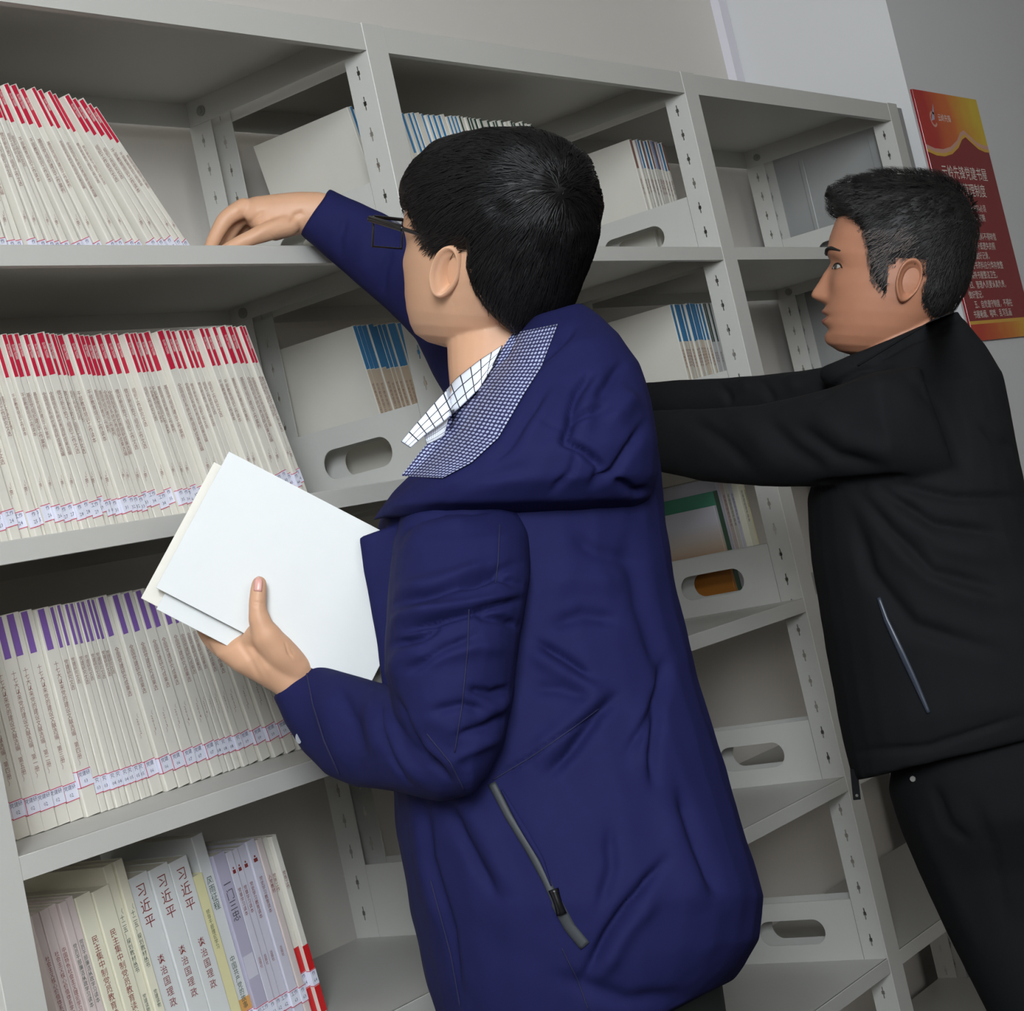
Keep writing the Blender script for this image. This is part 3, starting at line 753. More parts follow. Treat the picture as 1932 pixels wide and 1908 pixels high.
def surf(x, z, nose=1.0):
    f, wd = interp(z, 1), interp(z, 3); ym = -.012 if z > -.03 else -.012 + (-.03 - z) * .35
    y = ym + (f - ym) * max(0, 1 - (abs(x) / wd) ** 2.25) ** (1 / 2.25)
    return y + face_disp(x, y, z, nose)
def build_head(hd, nose=1.0, ear_y=-.010, neck=None, ear_z=-.014, ear_w=1.0, voxel=.0019):
    V, F, nz, na = head_grid()
    for k, (x, y, z) in enumerate(V):
        d = face_disp(x, y, z, nose); V[k][1] += d
    so = Solid(); so.raw(hd.w(V), F)
    if neck: so.loft(neck)
    me = so.fuse(voxel, 3); out_v = [coords(me)]; out_f = [[tuple(p.vertices) for p in me.polygons]]
    for s in (-1, 1):
        E, EF = ear_mesh(s); E[:, 1] *= ear_w
        a = R(14); E2 = E.copy(); E2[:, 1] = E[:, 1] * math.cos(a) - E[:, 2] * math.sin(a) * -1 * -1; E2[:, 2] = E[:, 1] * math.sin(a) + E[:, 2] * math.cos(a)
        E2 += np.array((s * .0705, ear_y, ear_z)); out_v.append(hd.w(E2)); out_f.append(EF)
    return out_v, out_f
M_skin1 = mat('skin', (206, 160, 128), .52, .05, 45, .12, 700, sss=.12, dist=.0006)
M_skin2 = mat('skin_tan', (176, 122, 94), .50, .06, 45, .12, 700, sss=.12, dist=.0006)
M_nail = mat('fingernail', (214, 160, 150), .3)
M_lips = mat('lips', (150, 88, 78), .45)
M_hair = mat('black_hair', (14, 13, 14), .45, spec=.3)
M_hair2 = mat('black_cropped_hair', (22, 20, 19), .6)
M_hairg = mat('greying_hair', (92, 84, 80), .7)
M_eye = mat('eye_white', (205, 198, 190), .2)
M_iris = mat('dark_iris', (24, 16, 12), .15)
def hair_cap(hd, line, thick, name, parent, mt, seed, whorl=(.01, -.07, .10), n=2600, slen=.055, sw=.0011, wild=.25, fringe=None, mt2=None, side=None, drop=0):
    """hair: a soft shell over the scalp and strands that grow out of the whorl; line(angle from the front, z) > 0 inside the hair"""
    rnd = random.Random(seed)
    V, F, nz, na = head_grid(150, 160)
    co = V.copy(); cen = np.array((0, -.012, .01)); keep = np.zeros(len(V), bool)
    for k, (x, y, z) in enumerate(V):
        h = line(x, y, z); keep[k] = h > -.006
        dirv = (V[k] - cen); dirv /= np.linalg.norm(dirv)
        t = thick(x, y, z) * max(0.0, min(1, (h + .006) / .018)) ** .7
        t *= 1 + .16 * mnoise.noise(Vector((x * 60, y * 60, z * 60 + seed)))
        co[k] = V[k] + dirv * (t + .0006)
        if drop: co[k][2] -= drop * max(0, min(1, (-.01 - z) / .06)) * max(0, min(1, (-.035 - y) / .03)); co[k][1] -= .4 * drop * max(0, min(1, (-.02 - z) / .05)) * max(0, min(1, (-.035 - y) / .03))
    nF = [f for f in F if all(keep[i] for i in f)]
    used = sorted({i for f in nF for i in f}); mp = {o: i for i, o in enumerate(used)}
    me = bpy.data.meshes.new(name); me.from_pydata([tuple(p) for p in hd.w(co[used])], [], [tuple(mp[i] for i in f) for f in nF])
    shell = finish(name, me, mt, parent)
    # strands
    tree_local = BVHTree.FromPolygons([Vector(p) for p in co], [f for f in F if len(f) == 4])
    sv = []; sf = []; smi = []; wh = np.array(whorl)
    for q in range(n):
        k = rnd.randrange(len(used)); p0 = co[used[k]].copy()
        p = p0 + np.array([rnd.gauss(0, .003) for _ in range(3)])
        out = p - wh; ln = slen * rnd.uniform(.6, 1.25); pts = []; step = ln / 6
        sw_ = rnd.uniform(-wild, wild)
        for sidx in range(7):
            loc, nor, _, _ = tree_local.find_nearest(Vector(p))
            nn = np.array(nor); lift = .0010 + .0022 * rnd.random() + (fringe(p) if fringe else 0) * sidx / 6
            pts.append((np.array(loc) + nn * lift, nn))
            t = p - wh; t = t - nn * (t @ nn); t /= (np.linalg.norm(t) + 1e-9)
            g = np.array((0, 0, -1.0)); g = g - nn * (g @ nn)
            b = np.cross(nn, t) * sw_
            if line(*loc) < -.010: pts += [pts[-1]] * (6 - sidx); break
            dirn = t + .35 * g + b; dirn /= np.linalg.norm(dirn); p = np.array(loc) + dirn * step
        base = len(sv); two = 1 if (side and side(p0, rnd)) else 0; smi += [two] * 12
        for j, (c, nn) in enumerate(pts):
            tv = pts[min(j + 1, 6)][0] - pts[max(0, j - 1)][0]; s_ = np.cross(tv, nn); s_ /= (np.linalg.norm(s_) + 1e-9); wv = sw * (1 - (j / 6.0) ** 2 * .95)
            sv += [c - s_ * wv, c + nn * wv * .8, c + s_ * wv]
        for j in range(6):
            b0 = base + j * 3
            sf += [(b0, b0 + 3, b0 + 4, b0 + 1), (b0 + 1, b0 + 4, b0 + 5, b0 + 2)]
    ms = bpy.data.meshes.new('hair_strands'); ms.from_pydata([tuple(p) for p in hd.w(np.array(sv))], [], sf)
    o = finish('hair_strands', ms, mt, shell); o['kind'] = 'stuff'
    if mt2: ms.materials.append(mt2); ms.polygons.foreach_set('material_index', smi)
    return shell
def merge_body(name, parts, mt, label, cat='person'):
    V = []; F = []
    for v, f in parts:
        n = len(V); V += [tuple(p) for p in v]; F += [tuple(n + i for i in q) for q in f]
    me = bpy.data.meshes.new(name); me.from_pydata(V, [], F); me.update()
    bm = bmesh.new(); bm.from_mesh(me); bmesh.ops.recalc_face_normals(bm, faces=bm.faces[:]); bm.to_mesh(me); bm.free()
    o = finish(name, me, mt, None); tag(o, label, cat); return o
def as_part(me): return coords(me), [tuple(p.vertices) for p in me.polygons]
def shrink(rings, k, dk=None):
    out = []
    for r in rings:
        (ua, va), (ub, vb), d, th = r[:4]; cu, cv = (ua + ub) / 2, (va + vb) / 2
        out.append(((cu + (ua - cu) * k, cv + (va - cv) * k), (cu + (ub - cu) * k, cv + (vb - cv) * k), d, th * k))
    return out
def lit(*p): return [(at(u, v, d), r) for u, v, d, r in p]

# ---------------------------------------------------------------- the man in the blue jacket
M_blue_j = mat('navy_jacket_cloth', (28, 30, 73), .78, .08, 60, .2, 1600, spec=.13, sheen=.0, dist=.0004)
M_blue_in = mat('navy_seam', (25, 27, 66), .8)
M_zip = mat('grey_zip_tape', (54, 58, 62), .6)
M_zipm = mat('black_zip_slider', (26, 26, 28), .25, metallic=.4)
M_trou1 = mat('dark_trousers', (32, 38, 38), .8)
M_shoe = mat('black_shoe', (20, 20, 20), .4)
def lining_mat():
    m = bpy.data.materials.new('mesh_lining'); m.use_nodes = True; nt = m.node_tree; b = nt.nodes['Principled BSDF']; b.inputs['Roughness'].default_value = .7
    tc = nt.nodes.new('ShaderNodeTexCoord'); mp = nt.nodes.new('ShaderNodeMapping'); nt.links.new(tc.outputs['UV'], mp.inputs[0])
    mp.inputs['Scale'].default_value = (46, 14, 1)
    vo = nt.nodes.new('ShaderNodeTexVoronoi'); vo.voronoi_dimensions = '2D'; vo.inputs['Scale'].default_value = 1; vo.inputs['Randomness'].default_value = .08
    nt.links.new(mp.outputs[0], vo.inputs['Vector'])
    r = nt.nodes.new('ShaderNodeValToRGB'); r.color_ramp.elements[0].position = .26; r.color_ramp.elements[0].color = srgb(176, 184, 214); r.color_ramp.elements[1].position = .40; r.color_ramp.elements[1].color = srgb(34, 36, 82)
    nt.links.new(vo.outputs['Distance'], r.inputs[0]); nt.links.new(r.outputs[0], b.inputs['Base Color'])
    return m
def check_mat():
    m = bpy.data.materials.new('checked_shirt'); m.use_nodes = True; nt = m.node_tree; b = nt.nodes['Principled BSDF']; b.inputs['Roughness'].default_value = .75
    tc = nt.nodes.new('ShaderNodeTexCoord'); mp = nt.nodes.new('ShaderNodeMapping'); nt.links.new(tc.outputs['UV'], mp.inputs[0]); mp.inputs['Scale'].default_value = (11, 2.6, 1)
    br = nt.nodes.new('ShaderNodeTexBrick'); br.offset = 0; br.inputs['Scale'].default_value = 1; br.inputs['Brick Width'].default_value = 1; br.inputs['Row Height'].default_value = 1
    br.inputs['Mortar Size'].default_value = .055; br.inputs['Color1'].default_value = srgb(226, 230, 238); br.inputs['Color2'].default_value = srgb(226, 230, 238); br.inputs['Mortar'].default_value = srgb(44, 50, 62)
    nt.links.new(mp.outputs[0], br.inputs['Vector']); nt.links.new(br.outputs['Color'], b.inputs['Base Color'])
    return m
M_lining, M_check = lining_mat(), check_mat()

T1 = [((880, 2110), (1385, 1846), 2.025, .172), ((846, 1985), (1404, 1822), 2.02, .178), ((806, 1860), (1431, 1772), 2.02, .182), ((775, 1720), (1437, 1690), 2.025, .185), ((750, 1580), (1402, 1575), 2.04, .182), ((740, 1440), (1356, 1420), 2.06, .178),
      ((728, 1300), (1312, 1270), 2.085, .172), ((712, 1170), (1276, 1120), 2.105, .168), ((700, 1060), (1256, 990), 2.12, .165), ((715, 980), (1246, 880), 2.13, .158), ((780, 905), (1232, 790), 2.135, .142),
      ((845, 845), (1200, 700), 2.14, .11), ((890, 780), (1140, 650), 2.15, .08)]
UA1 = [((815, 905), (940, 860), 2.11, .050), ((762, 950), (980, 920), 2.055, .080), ((741, 1030), (998, 1005), 1.985, .092), ((733, 1110), (1001, 1095), 1.94, .090), ((727, 1190), (982, 1195), 1.912, .085),
       ((724, 1270), (970, 1300), 1.90, .083), ((745, 1350), (950, 1400), 1.892, .080), ((782, 1430), (918, 1470), 1.89, .066)]
FA1 = [((932, 1436), (905, 1340), 1.888, .042), ((893, 1496), (880, 1316), 1.892, .070), ((830, 1506), (815, 1300), 1.91, .074), ((745, 1489), (745, 1296), 1.942, .068), ((672, 1480), (680, 1280), 1.985, .058),
       ((614, 1458), (636, 1266), 2.01, .050), ((572, 1418), (602, 1256), 2.03, .044), ((536, 1362), (582, 1251), 2.045, .040), ((516, 1314), (572, 1251), 2.055, .038)]
RA1 = [((567, 441), (621, 355), 2.50, .040), ((612, 482), (668, 376), 2.495, .046), ((668, 530), (724, 402), 2.485, .050), ((728, 582), (796, 446), 2.465, .056), ((785, 640), (880, 520), 2.43, .064),
       ((830, 730), (980, 590), 2.37, .078), ((900, 850), (1090, 660), 2.29, .09)]
HOOD = [((1000, 598), (1095, 572), 2.125, .040), ((978, 630), (1125, 592), 2.11, .062), ((962, 668), (1166, 628), 2.085, .084), ((925, 730), (1205, 684), 2.065, .100), ((880, 795), (1228, 756), 2.05, .115), ((828, 860), (1240, 830), 2.035, .124),
        ((770, 915), (1242, 895), 2.03, .122), ((722, 952), (1228, 940), 2.035, .108), ((706, 978), (1200, 960), 2.05, .085)]
FLAP = [((676, 1013), (765, 985), 2.040, .010), ((684, 1080), (775, 1060), 2.030, .011), ((698, 1150), (785, 1140), 2.022, .011), ((713, 1225), (800, 1230), 2.014, .011), ((728, 1330), (830, 1330), 2.005, .012)]
js = Solid()
for L_ in (T1, RA1): js.loft(L_)
js.loft(FLAP, pw=3)
jk = js.fuse(.0034, 7)
ss = Solid(); ss.loft(UA1); ss.loft(FA1); sk = ss.fuse(.0028, 9)
hs = Solid(); hs.loft(HOOD); hs.loft([((700, 985), (800, 930), 2.05, .03), ((740, 930), (850, 880), 2.045, .035), ((800, 870), (900, 800), 2.06, .03), ((860, 800), (960, 720), 2.08, .03), ((930, 700), (1010, 640), 2.10, .03)])
hk = hs.fuse(.004, 6)
folds(sk, [
 # near sleeve
 ([(752, 1015), (775, 985), (840, 962), (930, 960)], 12, -7), ([(760, 1040), (800, 1000), (900, 985)], 16, 6),
 ([(742, 1140), (820, 1120), (900, 1090), (985, 1060)], 13, -7), ([(750, 1112), (840, 1095), (920, 1062)], 14, 6), ([(755, 1168), (850, 1146), (980, 1118)], 13, 8), ([(765, 1190), (860, 1164), (985, 1132)], 9, -8),
 ([(740, 1218), (800, 1205), (832, 1180)], 11, -8), ([(733, 1180), (770, 1160), (880, 1150)], 14, 5), ([(745, 1245), (830, 1238), (900, 1220), (960, 1225)], 16, 6), ([(770, 1268), (840, 1225), (900, 1200)], 12, -6),
 ([(735, 1285), (760, 1230), (830, 1195)], 15, 5), ([(870, 1105), (940, 1085), (990, 1105)], 12, -7), ([(895, 1160), (950, 1170), (985, 1185)], 12, -7), ([(880, 1300), (930, 1310), (965, 1300)], 12, -6), ([(900, 1345), (945, 1335), (965, 1310)], 14, 5),
 ([(860, 1390), (920, 1372), (955, 1350)], 13, -6), ([(850, 1435), (910, 1405), (945, 1390)], 12, 5), ([(810, 1345), (870, 1330), (925, 1345)], 14, -5),
 ([(742, 1310), (765, 1360), (800, 1420), (850, 1470)], 12, -8), ([(728, 1312), (735, 1370), (760, 1430), (800, 1480)], 13, 7), ([(725, 1330), (722, 1370), (740, 1430), (770, 1475)], 9, -7), ([(700, 1300), (700, 1360), (715, 1430)], 15, 5),
 ([(760, 1340), (790, 1395), (850, 1440), (880, 1500)], 14, 5), ([(640, 1290), (660, 1350), (690, 1430)], 20, -4), ([(610, 1300), (620, 1370), (650, 1450)], 18, 4)])
folds(jk, [
 # back and side of the body
 ([(930, 1472), (1000, 1430), (1080, 1375), (1140, 1335)], 7, -4), ([(1030, 1465), (1075, 1420), (1130, 1345), (1170, 1310)], 18, -10), ([(1000, 1440), (1080, 1360), (1150, 1290)], 22, 7), ([(1235, 1490), (1232, 1420), (1245, 1330), (1262, 1240)], 16, -9), ([(1215, 1480), (1210, 1390), (1222, 1300)], 20, 6),
 ([(1185, 1420), (1225, 1350), (1250, 1290)], 14, -6), ([(1280, 1480), (1320, 1600), (1360, 1700)], 22, -9), ([(1250, 1500), (1290, 1610), (1330, 1720)], 24, 6), ([(1100, 1850), (1150, 1760), (1190, 1700), (1260, 1620)], 15, -10), ([(1130, 1850), (1180, 1760), (1240, 1690)], 16, 6),
 ([(1150, 1560), (1155, 1640), (1130, 1720)], 18, -5), ([(840, 1510), (880, 1590), (935, 1690)], 18, -7), ([(870, 1500), (915, 1580), (970, 1690)], 20, 6), ([(800, 1500), (810, 1620), (850, 1760), (870, 1900)], 14, -6), ([(780, 1500), (800, 1640), (830, 1780)], 14, 4),
 ([(1040, 1180), (1100, 1160), (1170, 1170)], 20, -6), ([(1010, 1210), (1060, 1240), (1120, 1280)], 14, -8), ([(1000, 1230), (1070, 1275), (1130, 1310)], 16, 6), ([(1020, 1120), (1080, 1090), (1180, 1100)], 24, 5), ([(1000, 1300), (1060, 1300), (1120, 1320)], 18, -4),
 ([(1180, 1000), (1210, 1150), (1260, 1290)], 26, -6), ([(1080, 1010), (1120, 1040), (1200, 1060)], 22, -5), ([(1050, 1840), (1180, 1890), (1300, 1880)], 26, -5),
 # far sleeve
 ([(655, 400), (640, 450), (640, 490)], 12, -3), ([(740, 470), (725, 510), (720, 560)], 12, -4), ([(690, 420), (680, 470), (690, 530)], 16, 3)])
folds(hk, [
 ([(1150, 770), (1080, 790), (1065, 830), (1100, 850), (1135, 880), (1120, 915)], 12, -10), ([(1120, 700), (1090, 740), (1070, 800)], 14, -8), ([(1145, 700), (1110, 760), (1100, 820)], 18, 7), ([(1120, 915), (1160, 890), (1215, 800)], 12, -9), ([(1150, 800), (1180, 760), (1200, 740)], 20, 8),
 ([(1030, 740), (1000, 780), (960, 840), (920, 880)], 12, -5), ([(1060, 720), (1020, 790), (980, 850)], 14, 5), ([(1040, 930), (1080, 890), (1090, 850)], 10, -4), ([(1160, 905), (1200, 930), (1225, 925)], 12, -7), ([(1000, 700), (1060, 640), (1090, 610)], 12, -5),
 ([(1180, 680), (1150, 720), (1120, 760)], 15, -6), ([(860, 920), (920, 900), (1000, 880)], 20, -3), ([(1010, 790), (1060, 810), (1105, 860)], 5, -2)])
cloth_noise(jk, .0016, 16, 1); cloth_noise(hk, .0018, 15, 2); cloth_noise(sk, .0016, 18, 3)

# skin: head, neck, hands and the body under the clothes
H1 = Head(916, 469, 2.185, 43, -4, 0, 1.13, .975)
NECK1 = [((842, 590), (1035, 555), 2.19, .050), ((843, 640), (1030, 605), 2.185, .051), ((845, 690), (1020, 660), 2.175, .052), ((850, 745), (1020, 715), 2.165, .057), ((850, 800), (1030, 780), 2.155, .066), ((840, 860), (1050, 840), 2.15, .07)]
hv, hf = build_head(H1, 1.0, -.020, NECK1, -.030, .62)
bs = Solid()
for L_ in (T1[:-2], UA1, FA1, RA1): bs.loft(shrink(L_, .72))
LEG = lambda x, y0, y1: [((x, y0, .80), .092), ((x, (y0 + y1) / 2 + .02, .46), .062), ((x, y1, .09), .045)]
hips = at(1110, 1800, 2.035)
for q in ((-.055, .0, -.02), (.085, .0, -.03)): bs.limb([((hips[0] + q[0], hips[1], .84), .06), ((hips[0] + q[0] * 1.05, hips[1] + .02, .47), .05), ((hips[0] + q[0] * 1.1, hips[1] + q[2], .07), .038)])
core = bs.fuse(.012, 3)
ns = Solid(); ns.loft(NECK1); neck = ns.fuse(.006, 4)
# hand under the books: thumb on the top cover, fingers behind the stack
lh = Solid()
lh.loft([((600, 1372), (640, 1268), 2.040, .024), ((552, 1335), (592, 1256), 2.040, .024), ((517, 1306), (568, 1244), 2.038, .025), ((482, 1286), (550, 1218), 2.034, .025), ((444, 1266), (530, 1200), 2.034, .024), ((410, 1240), (500, 1180), 2.042, .022), ((390, 1208), (455, 1184), 2.058, .016)])
lh.limb(lit((560, 1262, 2.030, .018), (528, 1232, 2.020, .0195), (504, 1202, 2.012, .0170), (491, 1174, 2.008, .0125), (486, 1146, 2.008, .0102), (487, 1122, 2.010, .0098), (489, 1102, 2.012, .0088)), flat=.95)
lh.limb(lit((470, 1215, 2.030, .012), (485, 1195, 2.018, .012)))
for f in (((418, 1222, 2.060, .0115), (388, 1190, 2.082, .0098), (372, 1120, 2.098, .0092), (380, 1080, 2.104, .0080)), ((440, 1240, 2.062, .0115), (405, 1200, 2.094, .0098), (392, 1100, 2.108, .0092), (402, 1050, 2.112, .0082)),
          ((462, 1250, 2.066, .0112), (440, 1205, 2.100, .0095), (440, 1110, 2.114, .0090), (452, 1060, 2.117, .0080)), ((484, 1262, 2.070, .0105), (478, 1215, 2.104, .0085), (486, 1150, 2.116, .0078), (498, 1110, 2.118, .0070))): lh.limb(lit(*f))
lhm = lh.fuse(.0017, 16)
folds(lhm, [([(537, 1212), (546, 1232), (553, 1243)], 3, -1.2), ([(540, 1225), (548, 1240)], 2.5, -1), ([(545, 1218), (556, 1238)], 2.5, -.9), ([(478, 1137), (500, 1139)], 3, -.7), ([(477, 1143), (498, 1146)], 3, -.6), ([(478, 1200), (490, 1240), (515, 1280)], 6, .9), ([(448, 1208), (470, 1240), (495, 1290)], 8, -1.0)])
# far hand over the lip of the second shelf
rh = Solid()
rh.loft([((600, 452), (648, 372), 2.505, .026), ((578, 440), (600, 362), 2.505, .026), ((552, 446), (560, 362), 2.505, .027), ((520, 455), (520, 366), 2.503, .027), ((490, 448), (480, 371), 2.503, .025), ((468, 425), (452, 380), 2.506, .022)])
rh.limb(lit((460, 392, 2.495, .0135), (428, 412, 2.488, .0118), (407, 446, 2.486, .0100), (394, 478, 2.49, .0088)))
rh.limb(lit((466, 398, 2.515, .013), (438, 430, 2.516, .0112), (424, 462, 2.52, .0095), (418, 488, 2.53, .0085))); rh.limb(lit((478, 398, 2.535, .0125), (452, 440, 2.542, .0108), (440, 474, 2.548, .0092), (438, 492, 2.556, .0085)))
rh.limb(lit((494, 402, 2.552, .0115), (472, 446, 2.562, .0098), (462, 476, 2.568, .0085), (460, 490, 2.575, .0075)))
rh.limb(lit((545, 425, 2.487, .0165), (505, 437, 2.474, .0145), (462, 454, 2.466, .0112), (424, 474, 2.468, .0098)), flat=.9)
rhm = rh.fuse(.0019, 5)
folds(rhm, [([(465, 428), (480, 412), (500, 398)], 6, -1.6), ([(545, 420), (560, 405), (575, 400)], 8, -1.8), ([(470, 455), (500, 430), (545, 405)], 7, 1.3), ([(505, 440), (520, 452)], 2, -.5), ([(512, 436), (527, 448)], 2, -.5), ([(440, 388), (452, 400)], 6, 1.0)])
man1 = merge_body('person', [(hv[0], hf[0]), (hv[1], hf[1]), (hv[2], hf[2]), as_part(lhm), as_part(rhm), as_part(core)], M_skin1,
                  'man in a navy blue hooded jacket and glasses, holding books and reaching to the shelf')
jacket = finish('hooded_jacket', jk, M_blue_j, man1)
hood = finish('hood', hk, M_blue_j, jacket); sleeve = finish('sleeve', sk, M_blue_j, jacket)
tj = bvh(jk, hk, sk)
# nail of the thumb
tl = bvh(lhm)
patch(tl, [(479, 1115), (479, 1098), (484, 1088)], [(494, 1117), (496, 1098), (492, 1088)], 8, 6, .0004, M_nail, 'thumbnail', man1, .0008)
# lining of the hood, checked shirt collar
tall_ = bvh(jk, hk, sk, neck)
patch(tall_, [(1052, 612), (1022, 690), (985, 748), (940, 826), (890, 872), (835, 902)], [(966, 630), (925, 690), (880, 740), (838, 800), (795, 850), (757, 898)], 70, 26,
      lambda a, b: .004 + .0035 * math.sin(a * 21 + b * 3) * math.sin(b * math.pi), M_lining, 'hood_lining', jacket, .0012)
patch(tall_, [(948, 652), (905, 680), (862, 714), (815, 766), (780, 806), (757, 834)], [(930, 690), (905, 732), (868, 768), (835, 797), (800, 822), (774, 845)], 40, 10, lambda a, b: .012 + .006 * b, M_check, 'shirt_collar', man1, .0018)
patch(tall_, [(846, 790), (826, 806), (800, 822)], [(838, 822), (820, 832), (806, 838)], 10, 6, .006, M_check, 'shirt_front', man1, .0015)
# pocket zip, seams, cuff tab
zp = ribbon(tj, [(928, 1478), (960, 1540), (1000, 1605), (1030, 1660), (1048, 1700), (1075, 1750), (1104, 1785)], 19, .0012, .0016, M_zip, 60, 'pocket_zip', jacket, lambda t: .75 + .35 * (t > .72))
ribbon(tj, [(946, 1490), (985, 1560), (1022, 1622), (1040, 1672)], 11, .0030, .001, M_blue_j, 30, 'zip_opening', zp, lambda t: max(.1, math.sin(math.pi * min(1, t * .9 + .08))))
sl = ribbon(tj, [(1044, 1678), (1052, 1702), (1060, 1726)], 15, .0035, .004, M_zipm, 10, 'zip_slider', zp, lambda t: 1 - .35 * math.sin(math.pi * t))
for s in ([(885, 1150), (882, 1230), (872, 1330), (858, 1420)], [(943, 990), (940, 1060), (935, 1100)], [(805, 1385), (850, 1440), (875, 1490)], [(930, 1472), (1000, 1430), (1080, 1375), (1130, 1338)], [(812, 1660), (850, 1800), (868, 1900)], [(1060, 1790), (1090, 1850), (1110, 1905)]):
    ribbon(tj, s, 1.8, .0006, .0008, M_blue_in, 30, 'seam', jacket)
ribbon(tj, [(578, 1268), (590, 1330), (612, 1400), (640, 1462)], 2.4, .0006, .0008, M_blue_in, 30, 'seam', jacket)
sb = hit(tj, 563, 1394, .001)
m = MB(); m.prism([(.0045 * math.cos(R(a)), .0045 * math.sin(R(a))) for a in range(0, 360, 24)], -.0015, .0015, mat('grey_snap', (112, 114, 122), .45))
sn = m.build('cuff_snap', jacket, .0004); sn.matrix_world = Matrix.LocRotScale(sb, (Vector(CAMO) - sb).to_track_quat('Z', 'Y'), Vector((.7, 1.3, 1)))
# hair
def line1(x, y, z):
    """inside the hair: covers the back of the head, temples down to the ear, fringe over the forehead"""
    if y > .045: return z - (.050 - .15 * max(0, abs(x) - .05))
    if y > .0: return z + .006 - lerp(.004, .056, (y / .045) ** 1.5)
    z += .012
    if y > -.044: return z - .014
    t = min(1, (-.044 - y) / .05); return z - lerp(-.020, -.098, t ** .6)
def thick1(x, y, z):
    top = max(0, min(1, (z - .0) / .09)); b = max(0, min(1, -y / .09))
    fr = max(0, min(1, (y - .0) / .07)); return (.007 + .010 * top * (1 - .6 * fr) + .010 * b * max(0, min(1, (z + .07) / .08)))
hair_cap(H1, line1, thick1, 'hair', man1, M_hair, 4, whorl=(-.02, -.098, .062), n=9000, slen=.060, sw=.00045, wild=.22, drop=.026)
# glasses
M_frame = mat('black_glasses_frame', (22, 20, 20), .25); M_glass = None
def glass_mat():
    m = bpy.data.materials.new('spectacle_lens'); m.use_nodes = True; b = m.node_tree.nodes['Principled BSDF']
    b.inputs['Base Color'].default_value = (.95, .97, 1, 1); b.inputs['Roughness'].default_value = .02; b.inputs['Transmission Weight'].default_value = 1; b.inputs['IOR'].default_value = 1.02; b.inputs['Alpha'].default_value = .35
    return m
gl = Solid()
def bar(so, p, q, r, flat=1.0): so.limb([(H1.w(p), r), (H1.w(q), r)], 8, flat, side=tuple(H1.M[:, 2]), sub=2)
fo = Solid()
for s in (-1, 1):
    x0, x1, y, z0, z1 = s * .010, s * .066, .112, -.004, .032
    yy = lambda x: y - .012 * (abs(x) / .066) ** 2
    bar(fo, (x0, yy(x0), z1), (x1, yy(x1), z1), .0022); bar(fo, (x0, yy(x0), z0), (x1, yy(x1), z0), .0011); bar(fo, (x0, yy(x0), z0), (x0, yy(x0), z1), .0012); bar(fo, (x1, yy(x1), z0), (x1, yy(x1), z1), .0014)
    bar(fo, (x1, yy(x1), z1 - .002), (s * .076, .094, z1 - .003), .0024); bar(fo, (s * .076, .096, z1 - .003), (s * .080, .045, .018), .0030, 1.3); bar(fo, (s * .080, .045, .018), (s * .079, -.010, .004), .0020, 1.2)
bar(fo, (-.010, .112, .024), (.010, .112, .024), .0018)
me = bpy.data.meshes.new('glasses'); me.from_pydata([tuple(v) for v in fo.v], [], fo.f); g = finish('glasses', me, M_frame, man1)
M_glass = glass_mat()
for s in (-1, 1):
    m = MB(); P = [H1.w(np.array(p)) for p in ((s * .012, .1105, -.003), (s * .064, .1010, -.003), (s * .064, .1010, .031), (s * .012, .1105, .031))]; m.poly(P, M_glass); o = m.build('lens', g)
    sdf = o.modifiers.new('t', 'SOLIDIFY'); sdf.thickness = .0012
def eye(hd, s, parent):
    m = MB()
    for (w, h, y, mt) in ((.0120, .0030, .0855, M_eye), (.0046, .0034, .0868, M_iris)):
        m.poly([hd.w((s * .031 + w * math.cos(R(a)), surf(s * .031 + w * math.cos(R(a)), .0015 + h * math.sin(R(a))) + (.0012 if mt is M_eye else .0022), .0015 + h * math.sin(R(a)))) for a in range(0, 360, 20)], mt)
    e = m.build('eye', parent)
    so = Solid(); so.limb([(hd.w((s * x, surf(s * x, z) + .0006, z)), r) for x, z, r in ((.0185, -.0008, .0008), (.025, .0048, .0014), (.032, .0062, .0015), (.040, .0044, .0013), (.0455, -.0005, .0009))], 8)
    me = bpy.data.meshes.new('eyelid_line'); me.from_pydata([tuple(v) for v in so.v], [], so.f); finish('eyelid_line', me, M_iris, e)
def brow(hd, s, parent, mt):
    so = Solid(); so.limb([(hd.w((s * x, surf(s * x, z) - .0006, z)), r) for x, z, r in ((.013, .0215, .0032), (.022, .0255, .0046), (.032, .0275, .0044), (.047, .0235, .0020))], 10, .6)
    me = bpy.data.meshes.new('eyebrow'); me.from_pydata([tuple(v) for v in so.v], [], so.f); finish('eyebrow', me, mt, parent)
for s in (-1, 1): eye(H1, s, man1); brow(H1, s, man1, M_hair)
# trousers and shoes
tr = Solid(); hx, hy = hips[0], hips[1]
tr.limb([((hx - .055, hy, .86), .075), ((hx - .06, hy + .02, .48), .078), ((hx - .065, hy - .02, .05), .07)]); tr.limb([((hx + .085, hy, .86), .105), ((hx + .10, hy + .02, .48), .088), ((hx + .10, hy - .03, .05), .078)])
tk = tr.fuse(.009, 3); finish('trousers', tk, M_trou1, man1)
def shoe(x, y, yaw, parent):
    so = Solid(); f = np.array((math.sin(yaw), math.cos(yaw), 0)); so.limb([((x, y, .045) - f * .06, .042), ((x, y, .045) + f * .05, .044), ((x, y, .036) + f * .16, .034)], 14, .9)
    me = so.fuse(.006, 2); co = coords(me); co[:, 2] = np.maximum(co[:, 2], .0); setco(me, co); finish('shoe', me, M_shoe, parent)
shoe(hx - .065, hy - .02, -.1, man1); shoe(hx + .10, hy - .03, .15, man1)

